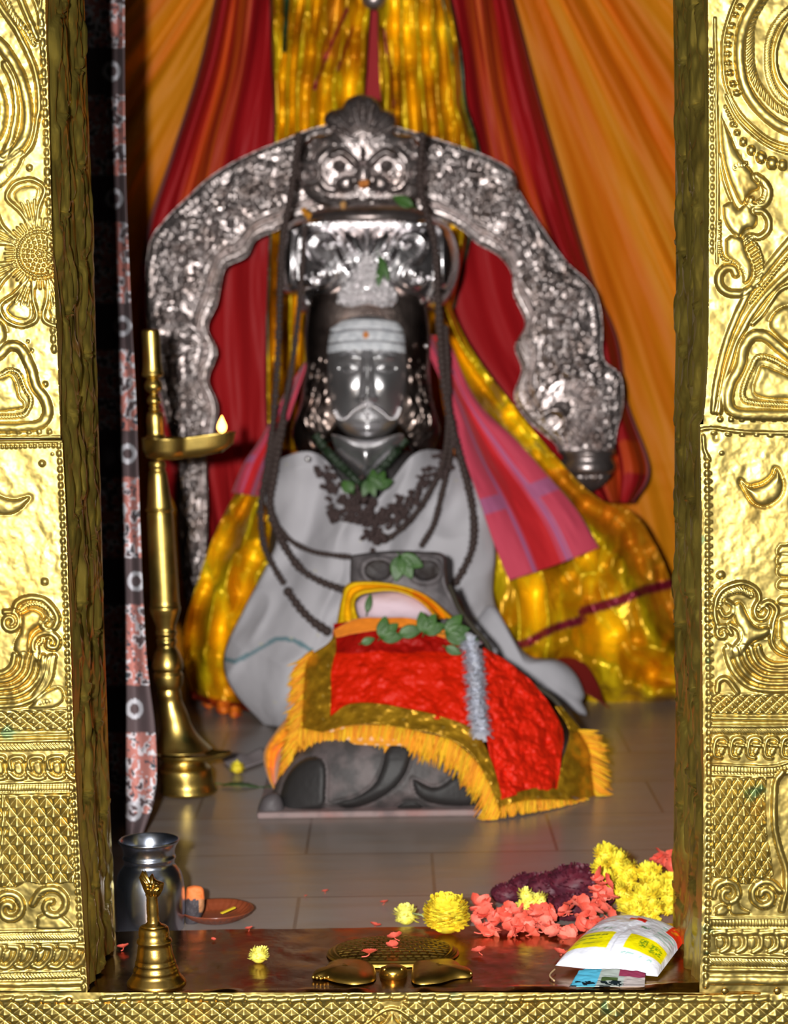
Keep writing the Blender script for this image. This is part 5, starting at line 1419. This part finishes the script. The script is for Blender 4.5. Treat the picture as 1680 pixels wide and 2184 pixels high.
under = empty('yellow_cloth', P(600, 1680, 1.2), 'bright yellow orange cloth under the velvet cover, showing at the neck and left corner', 'cloth')
V, px, py, U, Vv = drape([[(640, 1500), (600, 1545), (568, 1590), (562, 1620), (572, 1660), (590, 1694)], [(720, 1540), (680, 1580), (650, 1610), (630, 1640), (612, 1660), (594, 1694)]], 80, 50, -.03, .02, 26, lambda px, py, U, V: .015 * np.sin(U * 14))
c = colmap(px.shape, (240, 158, 12)); put(c, None, (236, 120, 10), np.clip(.4 + 2 * fbm(px / 16, py / 60, 2), 0, 1) * .6)
grid('corner_fold', V, M['cloth'], under, c, .002)
V, px, py, U, Vv = loft([[(716, 1345, 1.34), (728, 1280, 1.40), (742, 1246, 1.42), (790, 1240, 1.42), (850, 1248, 1.42), (910, 1270, 1.42), (968, 1318, 1.38)],
                         [(770, 1335, 1.33), (756, 1296, 1.37), (764, 1272, 1.40), (800, 1262, 1.40), (850, 1262, 1.40), (896, 1284, 1.40), (930, 1320, 1.36)]], 120, 30, lambda px, py, U, V: .012 * np.sin(U * 9) + .006 * fbm(px / 12, py / 12))
c = colmap(px.shape, (240, 190, 14)); put(c, px > 880, (240, 160, 14))
grid('neck_wrap', V, M['silk'], under, c, .002)
V, px, py, U, Vv = drape([[(710, 1345), (760, 1320), (820, 1318), (880, 1320), (950, 1345)], [(716, 1360), (760, 1350), (820, 1342), (880, 1338), (950, 1362)]], 70, 18, .01, .004, 14)
grid('ruffled_edge', V, M['cloth'], under, colmap(px.shape, (236, 132, 20)), .002)
tag(Blob([(756, 1288), (780, 1268), (850, 1262), (900, 1280), (928, 1306), (900, 1330), (800, 1330), (764, 1318)], 1.44, .05, .04, .5, lambda px, py: 2 * fbm(px / 20, py / 14, 2), c=(842, 1298), nth=90, nr=30)
    .build('pink_cloth', M['shawl'], None, lambda px, py: colmap(px.shape, (222, 196, 206))), 'folded pale pink cloth tucked inside the yellow neck wrap', 'cloth')
# silver tinsel garland
b = MB(); p = smooth([(1000, 1362), (1010, 1400), (1014, 1450), (1016, 1500), (1026, 1556)], 60)
cen = P(p[:, 0], p[:, 1], YN(p[:, 0], p[:, 1]) - .026)
b.tube(cen, .006, 8)
for k in range(1500):
    i = rr.randint(0, 60); c0 = cen[i]; d = rr.normal(0, 1, 3); d[1] = -abs(d[1]); d /= np.linalg.norm(d)
    e_ = np.cross(d, [0, 0, 1.]); e_ /= np.linalg.norm(e_) + 1e-9
    L_ = rr.uniform(.012, .026); w = .0042
    tip = c0 + d * L_ + [0, 0, -.004]
    b.add([c0 - e_ * w, c0 + e_ * w, tip + e_ * w, tip - e_ * w], [(0, 1, 2, 3)])
tag(b.build('tinsel_garland', mat('silver_tinsel', (226, 228, 236), .5, .4), None, False), 'silver tinsel garland hanging across the red velvet cover', 'garland')
b = MB(); p = smooth([(958, 1248), (980, 1300), (1010, 1340), (1036, 1370), (1060, 1410), (1120, 1452), (1180, 1490), (1222, 1550), (1256, 1606)], 90)
b.tube(P(p[:, 0], p[:, 1], YN(p[:, 0], p[:, 1]) + .02), .005, 8)
tag(b.build('dark_cord', mat('dark_cord', (58, 52, 40), 0, .8)), 'dark cord running down the right edge of the velvet cover', 'cord')
for (x, y, L_, a, three, lab) in ((770, 1372, .032, 20, False, 'small green leaf at the left end of the row on the red velvet'), (812, 1360, .05, 40, True, 'green three lobed leaf left of centre on the red velvet'),
    (850, 1352, .055, 12, False, 'long green leaf lying level above the middle of the red velvet'), (905, 1350, .05, 60, True, 'green three lobed leaf above the right half of the red velvet'),
    (950, 1350, .055, 10, True, 'large green leaf heaped just above the tinsel'), (985, 1356, .04, -20, False, 'green leaf drooping over the tinsel top'), (950, 1380, .038, -25, False, 'lone green leaf low beside the tinsel'),
    (930, 1345, .05, 150, False, 'green leaf crossing leftward above the red velvet')):
    leaf(lab, x, y, float(YN(np.array(float(x)), np.array(float(y)))) - .028, L_ * .85, L_ * .24, a, three=three)
leaf('green leaf draped on top of the stone head', 852, 1186, 1.40, .05, .015, -62, three=True)
leaf('small green leaf lying across the pale pink cloth', 782, 1306, 1.375, .038, .007, 78)
leaf('pale green leaf on the floor right of the lamp base', 474, 1672, 0, .075, .016, -6, name='fallen_leaf', flat=True, z=FZ + .006)
leaf('short green leaf on the floor touching the stone slab', 560, 1678, 0, .04, .01, 8, name='fallen_leaf', flat=True, z=FZ + .012)
# ------------------------------------------------------------ flowers
def pmat(name, c, c2): return mat(name, c, 0, .6, stains=[(c2, 60, .4, .62, .8)])
M['yellow'] = pmat('yellow_petals', (238, 222, 60), (232, 196, 30))
M['lemon'] = pmat('lemon_petals', (240, 236, 120), (232, 214, 60))
M['coral'] = pmat('coral_petals', (226, 100, 82), (218, 78, 58))
M['coral_pale'] = pmat('pale_coral_petals', (240, 128, 110), (230, 90, 74))
M['wine'] = pmat('wine_petals', (92, 22, 40), (66, 18, 36))
def petal(b, c, d, up, L_, w, cup=.3, col=(1, 1, 1)):
    d = d / np.linalg.norm(d); s = np.cross(d, up); s /= np.linalg.norm(s) + 1e-9; n = np.cross(s, d)
    t = np.array([0, .35, .75, 1.0]); wv = np.array([.25, .8, 1.0, .45]) * w; z = cup * L_ * np.array([0, .05, .3, .7])
    V = []
    for a, ww, zz in zip(t, wv, z): V += [c + d * a * L_ - s * ww + n * (zz + .15 * w), c + d * a * L_ + n * zz, c + d * a * L_ + s * ww + n * (zz + .15 * w)]
    b.add(V, [(3 * i + j, 3 * i + j + 1, 3 * i + j + 4, 3 * i + j + 3) for i in range(3) for j in range(2)], col)
def pompon(name, r, n, m, seed=1, pl=.42, squash=.85):
    q = np.random.RandomState(seed); b = MB(); b.ball((0, 0, r * .75), (r * .62, r * .62, r * .55), 12, 8)
    for k in range(n):
        u = (k + .5) / n; z = 1 - 1.55 * u; ph = k * 2.39996
        s = math.sqrt(max(0, 1 - z * z)); d = np.array([s * math.cos(ph), s * math.sin(ph), z * squash]) + q.normal(0, .09, 3)
        c = np.array([0, 0, r * .8]) + d * r * .45
        petal(b, c, d + q.normal(0, .25, 3), np.array([0, 0, 1.]) + .01, r * pl * q.uniform(.9, 1.5), r * .10 * q.uniform(.8, 1.4), .35)
    V = np.vstack(b.v)[:, 2]; lo = V.min()
    for a in b.v: a[:, 2] -= lo
    o = b.build(name, m); return o
def blossom(name, r, m, seed=1, n=5):
    q = np.random.RandomState(seed); b = MB()
    for k in range(n):
        a = k * 2 * math.pi / n + q.normal(0, .12)
        for t in (-.28, .28): petal(b, np.array([0, 0, r * .25]), np.array([math.cos(a + t), math.sin(a + t), .35]), np.array([0, 0, 1.]), r * q.uniform(.85, 1.1), r * .36, .1)
    b.tube(np.array([[0, 0, r * .3], [.1 * r, 0, .12 * r], [.35 * r, .1 * r, .03 * r], [.8 * r, .1 * r, .02 * r]]), r * .06, 6)
    return b.build(name, m)
def place(proto, used, loc, rz, sc, label, cat, group, tilt=(0, 0)):
    if not used: o = proto; used.append(1)
    else: o = proto.copy(); COL.objects.link(o)
    o.location = tuple(loc); o.rotation_euler = (tilt[0], tilt[1], rz); o.scale = (sc,) * 3
    return tag(o, label, cat, group)
# single blooms
def solo(label, px, py, r_px, n, m, seed, z=0.0, cat='flower', name='yellow_flower', pl=.34):
    c = G(px, py, z); r = r_px * mpp(c[1]); o = pompon(name, r, n, m, seed, pl); o.location = tuple(c); return tag(o, label, cat)
solo('lone pale yellow flower on the sill between bell and turtle', 552, 2054, 27, 110, M['lemon'], 2)
solo('biggest yellow chrysanthemum, resting behind the turtle shell', 952, 1990, 70, 900, M['yellow'], 3, .002, pl=.2)
solo('small pale yellow flower at the left tip of the heap behind the turtle', 866, 1972, 33, 110, M['lemon'], 4, FZ)
b = MB(); p = G(np.array([880, 900, 915]), np.array([1948, 1952, 1962]), .012); b.tube(p, .0016, 6); tag(b.build('loose_stalk', mat('pale_stem', (180, 190, 130), 0, .6)), 'pale stalk lying between the small and the big yellow flower', 'stalk')
solo('yellow flower lying on the floor right of the lamp base', 506, 1650, 20, 90, M['yellow'], 6, FZ)
# wine coloured cockscomb lumps
def lump(name, r, seed):
    q = np.random.RandomState(seed); b = MB()
    def ft(T, H): return 1 + .18 * fbm(T * 5 + seed, H * 5, 3)
    b.ball((0, 0, r * .6), (r, r * .8, r * .62), 44, 28, feat=ft)
    for k in range(150):
        d = q.normal(0, 1, 3); d[2] = abs(d[2]); d /= np.linalg.norm(d)
        petal(b, np.array([0, 0, r * .55]) + d * [r * .95, r * .76, r * .62], d + q.normal(0, .5, 3), np.array([.1, 0, 1.]), r * .18, r * .07, .4)
    return b.build(name, M['wine'])
for k, (x, y, rp, zz, lab) in enumerate(((1080, 1926, 34, 0, 'wine red cockscomb lump at the left low end of the dark heap'), (1128, 1918, 46, 0, 'wine red cockscomb lump second from the left of the dark heap'),
        (1175, 1925, 52, .004, 'wine red cockscomb lump in the middle of the dark heap behind pale yellow bloom'), (1226, 1918, 60, .012, 'tallest wine red cockscomb lump of the dark heap'),
        (1268, 1938, 46, .004, 'wine red cockscomb lump next to the tall yellow bunch'), (1216, 1962, 44, 0, 'wine red cockscomb lump low in front, half covered by coral blossoms'), (1150, 1955, 40, 0, 'wine red cockscomb lump low behind the left coral blossoms'))):
    o = lump('cockscomb_flower', rp * .70e-3, k + 3); c = G(x, y, FZ + zz); c[2] = FZ + zz; c[1] = max(c[1], JD + .04); c[0] = P(x, y, c[1])[0]
    o.location = tuple(c); tag(o, lab, 'flower')
# right bunch of yellow flowers
Y1 = pompon('yellow_flower', .019, 120, M['yellow'], 11); used = []
rq = np.random.RandomState(21)
bunch = [(1288, 1822), (1310, 1842), (1284, 1850), (1330, 1836), (1352, 1852), (1318, 1870), (1296, 1880), (1346, 1880), (1376, 1866), (1398, 1862), (1420, 1880), (1374, 1892), (1400, 1892), (1332, 1902), (1360, 1912), (1390, 1918), (1422, 1910), (1336, 1928), (1368, 1934), (1404, 1938), (1430, 1936), (1350, 1950), (1388, 1952), (1420, 1896)]
for (x, y) in bunch:
    k = (1950 - y) / 130; Yc = JD + .05 + .10 * max(0, k) + rq.uniform(-.01, .01)
    c = P(x, y + 14, Yc); c[2] = max(c[2], FZ + .001)
    place(Y1, used, c, rq.uniform(0, 6), rq.uniform(.85, 1.1), 'small yellow flower in the tall bunch beside the right post', 'flower', 'yellow flowers bunched by the right post', (rq.uniform(.1, .9), rq.uniform(-.4, .4)))
used = []; Y2 = pompon('yellow_flower', .015, 90, M['lemon'], 15)
for (x, y) in ((1118, 1912), (1136, 1928), (1160, 1922), (1128, 1946), (1150, 1944), (1112, 1934)):
    c = P(x, y + 8, JD + .022); place(Y2, used, c, rq.uniform(0, 6), rq.uniform(.8, 1.05), 'pale yellow flower perched on the coral blossoms before the dark heap', 'flower', 'pale yellow flowers on the coral heap', (rq.uniform(.3, .9), 0))
# coral blossoms
used = []; C1 = blossom('coral_flower', .0125, M['coral'], 3); used2 = []; C2 = blossom('coral_flower', .0125, M['coral_pale'], 8, 4)
pts = []
for k in range(118):
    x = rq.uniform(1008, 1310); top = np.interp(x, [1008, 1060, 1160, 1240, 1310], [1922, 1934, 1944, 1924, 1918]); y = rq.uniform(top, 2002 - max(0, x - 1230) * .15)
    pts.append((x, y))
pts += [(1276 + rq.uniform(-16, 16), 1890 + rq.uniform(-22, 24)) for _ in range(9)]
for i, (x, y) in enumerate(pts):
    k = np.clip((2000 - y) / 80, 0, 1); Yc = .245 + .09 * k
    c = P(x, y, Yc); c[2] = max(c[2], .0015 if Yc < JD else FZ + .002)
    pr_, us = ((C1, used) if i % 3 else (C2, used2))
    place(pr_, us, c, rq.uniform(0, 6), rq.uniform(.8, 1.15), 'coral blossom in the heap spread over the back edge of the sill', 'flower', 'coral blossoms heaped on the sill', (rq.uniform(0, 1.3), rq.uniform(-.5, .5)))
for i in range(8):
    x = rq.uniform(1402, 1432); y = rq.uniform(1818, 1852); c = P(x, y, JD + .2)
    place(C1, used, c, rq.uniform(0, 6), 1.0, 'coral blossom topping the tall yellow bunch against the right post', 'flower', 'coral blossoms above the yellow bunch', (rq.uniform(.3, 1.3), 0))
for (x, y, s, lab) in ((264, 2025, .8, 'red blossom on the sill by the left post behind the bell'), (532, 1984, .55, 'tiny red petal at the back edge of the sill right of the clay dish'), (800, 1978, .7, 'red petal at the back edge of the sill by the turtle'),
    (694, 1904, .5, 'red petal alone on the tiles above the sill middle'), (652, 1912, .28, 'tiniest red speck of petal on the tiles'), (820, 1928, .6, 'red petal on the tiles left of the pale yellow flower'),
    (788, 2040, 1.1, 'coral blossom lying low on the turtle shell'), (836, 2022, .8, 'coral petal on the middle of the turtle shell'), (842, 2004, .9, 'coral blossom near the top of the turtle shell'),
    (1022, 2034, .9, 'coral blossom with a pale stalk on the sill right of the turtle'), (1196, 2040, 1.0, 'coral blossom against the left tip of the milk packet'), (1200, 2008, .8, 'coral blossom on the sill in front of the heap'), (455, 2006, .35, 'orange shred on the sill right of the bell')):
    z = .001 if y > 1978 else FZ + .001
    if 700 < x < 980 and y > 1980: z = .024
    c = G(x, y, z)
    place(C1, used, c, rq.uniform(0, 6), s, lab, 'flower petal', None, (.2, 0))
# marigold bits under the saree at the left
used3 = []; O1 = pompon('marigold_flower', .022, 120, pmat('orange_petals', (236, 130, 16), (190, 50, 20)), 31)
for (x, y) in ((420, 1478), (446, 1500), (476, 1512), (500, 1520), (412, 1452)):
    c = G(x, y + 12, FZ); place(O1, used3, c, rq.uniform(0, 6), rq.uniform(.7, 1), 'orange marigold half hidden under the left hem of the gold skirt', 'flower', 'marigolds under the left hem')
# white paper scrap by the slab
b = MB(); g = G(np.array([472, 560, 575, 500]), np.array([1622, 1606, 1622, 1650]), FZ + .002)
t = np.linspace(0, 1, 14)[:, None, None]; s = np.linspace(0, 1, 14)[None, :, None]
V = (g[0] * (1 - t) + g[1] * t) * (1 - s) + (g[3] * (1 - t) + g[2] * t) * s
V[..., 2] += .008 * np.sin(t[..., 0] * 5) ** 2 * (1 - s[..., 0]) + .003
o = grid('paper_scrap', V, mat('scrap_paper', (170, 158, 160), 0, .8), None, None, .001)
tag(o, 'crumpled grey white scrap lying on the floor behind the fallen yellow flower', 'paper scrap')

# ------------------------------------------------------------ milk packet and foil sachet
M['film'] = mat('printed_film', vcol=True, rough=.28, spec=.5, bumps=[(34, .004, 3, one)])
cA, cB, cC, cD = P(1184, 2070, .078), P(1402, 2094, .038), P(1466, 2008, .19), P(1296, 1972, .24)
n, m_ = 90, 90
u = np.linspace(0, 1, n)[None, :]; v = np.linspace(0, 1, m_)[:, None]
def bil(u, v): return ((1 - u) * (1 - v))[..., None] * cA + (u * (1 - v))[..., None] * cB + (u * v)[..., None] * cC + ((1 - u) * v)[..., None] * cD
base = bil(u, v)
nrm = np.cross(cB - cA, cD - cA); nrm /= np.linalg.norm(nrm)
if nrm[2] < 0: nrm = -nrm
prof = (np.clip(4 * u * (1 - u), 0, 1) ** .45) * (np.clip(4 * v * (1 - v), 0, 1) ** .42)
wr = .0022 * fbm(u * 7 + 3 + 0 * v, v * 7 + 0 * u, 3) * prof + .002 * np.sin((u * 6 - v * 9)) * prof * (u > .5)
front = base + nrm * (.034 * prof + wr)[..., None]
backs = base - nrm * (.002 * prof)[..., None]
# keep above the sill
dz = max(0, .004 - min(front[..., 2].min(), backs[..., 2].min())); front[..., 2] += dz; backs[..., 2] += dz
UU = u + 0 * v; VV = v + 0 * u
c = np.zeros(UU.shape + (3,)); c[...] = lin((222, 224, 236))
YEL = (226, 214, 10)
put(c, (UU > .02) & (UU < .44) & (VV > .13) & (VV < .36), YEL); put(c, (UU > .60) & (UU < .985) & (VV > .15) & (VV < .37), YEL)
def ink(u0, u1, v0, v1, col, dens, sc=60):
    k = (UU > u0) & (UU < u1) & (VV > v0) & (VV < v1) & (vnoise(UU * sc, VV * sc * 1.5) > dens); put(c, k, col)
ink(.10, .38, .30, .325, (120, 130, 20), -.2); ink(.08, .34, .24, .26, (140, 150, 30), -.1); ink(.08, .30, .18, .20, (140, 150, 30), -.1)
ink(.72, .80, .22, .32, (110, 140, 20), -.1, 90); ink(.84, .95, .20, .32, (120, 150, 20), .0, 90)
for k in range(6): ink(.80, .98, .44 + .06 * k, .455 + .06 * k, (130, 190, 170), -.3)
ink(.12, .40, .42, .45, (130, 180, 160), 0); ink(.62, .72, .55, .59, (90, 150, 110), -.2, 90); ink(.60, .9, .09, .12, (150, 200, 190), 0)
put(c, (UU > .42) & (UU < .62) & (np.abs(VV - .72 + .12 * (UU - .5)) < .035), (222, 32, 26))
put(c, (UU > .86) & (VV > .66) & (VV < .985), (228, 46, 24)); put(c, (UU > .89) & (UU < .96) & (VV > .72) & (VV < .94) & (vnoise(UU * 60, VV * 40) > -.05), (240, 140, 30))
mk = empty('milk_packet', G(1310, 2075, 0), 'plump white milk packet printed yellow and red at the right end of the sill', 'milk packet')
A_ = front.reshape(-1, 3); B_ = backs.reshape(-1, 3); off = n * m_
f = [tuple(x) for x in grid_faces(m_, n)] + [tuple(x + off) for x in grid_faces(m_, n, flip=True)]
rim = [i * n for i in range(m_)] + [(m_ - 1) * n + j for j in range(1, n)] + [i * n + n - 1 for i in range(m_ - 2, -1, -1)] + list(range(n - 2, 0, -1))
for a, b_ in zip(rim, rim[1:] + rim[:1]): f.append((b_, a, a + off, b_ + off))
raw_mesh('pouch', np.vstack([A_, B_]), f, M['film'], mk, np.concatenate([c.reshape(-1, 3)] * 2))
b = MB(); p = smooth([tuple(G(1184, 2066, .004)), tuple(G(1172, 2080, .003)), tuple(G(1182, 2092, .002))], 14); b.tube(p, .0012, 6); b.build('seam_tail', mat('seam_tail', (190, 160, 120), 0, .5), mk)
g = [G(1222, 2078, .003), G(1368, 2080, .003), G(1378, 2118, .003), G(1214, 2106, .003)]
g = [G(1236, 2070, .014), G(1376, 2076, .012), P(1374, 2112, .002), P(1214, 2106, .006)]
t = np.linspace(0, 1, 70)[:, None]; s = np.linspace(0, 1, 40)[None]
V = ((1 - t) * (1 - s))[..., None] * g[0] + (t * (1 - s))[..., None] * g[1] + (t * s)[..., None] * g[2] + ((1 - t) * s)[..., None] * g[3]
V[..., 2] += .006 * np.sin(np.pi * t) * (1 - s) * .5 + .0015 * fbm(t * 9 + 0 * s, s * 9 + 0 * t, 2) + .001
V[..., 2] = np.maximum(V[..., 2], .0025)
T_ = t + 0 * s; S_ = s + 0 * t
c = np.zeros(T_.shape + (3,)); c[...] = lin((176, 186, 182)); put(c, T_ < .34, (90, 186, 220)); put(c, (T_ > .62) & (S_ < .35), (150, 60, 90)); put(c, (T_ > .7) & (S_ >= .35), (190, 180, 178))
put(c, (S_ > .62) & (T_ < .72) & (fbm(T_ * 14, S_ * 10, 2) > -.05), (26, 38, 44)); put(c, (np.abs(T_ - .5) < .12) & (S_ > .45) & (S_ < .62), (70, 90, 50))
o = grid('foil_sachet', V, mat('foil_film', vcol=True, metal=.35, rough=.2), None, c, .0012)
tag(o, 'flat blue and silver foil sachet sticking out under the milk packet', 'sachet')
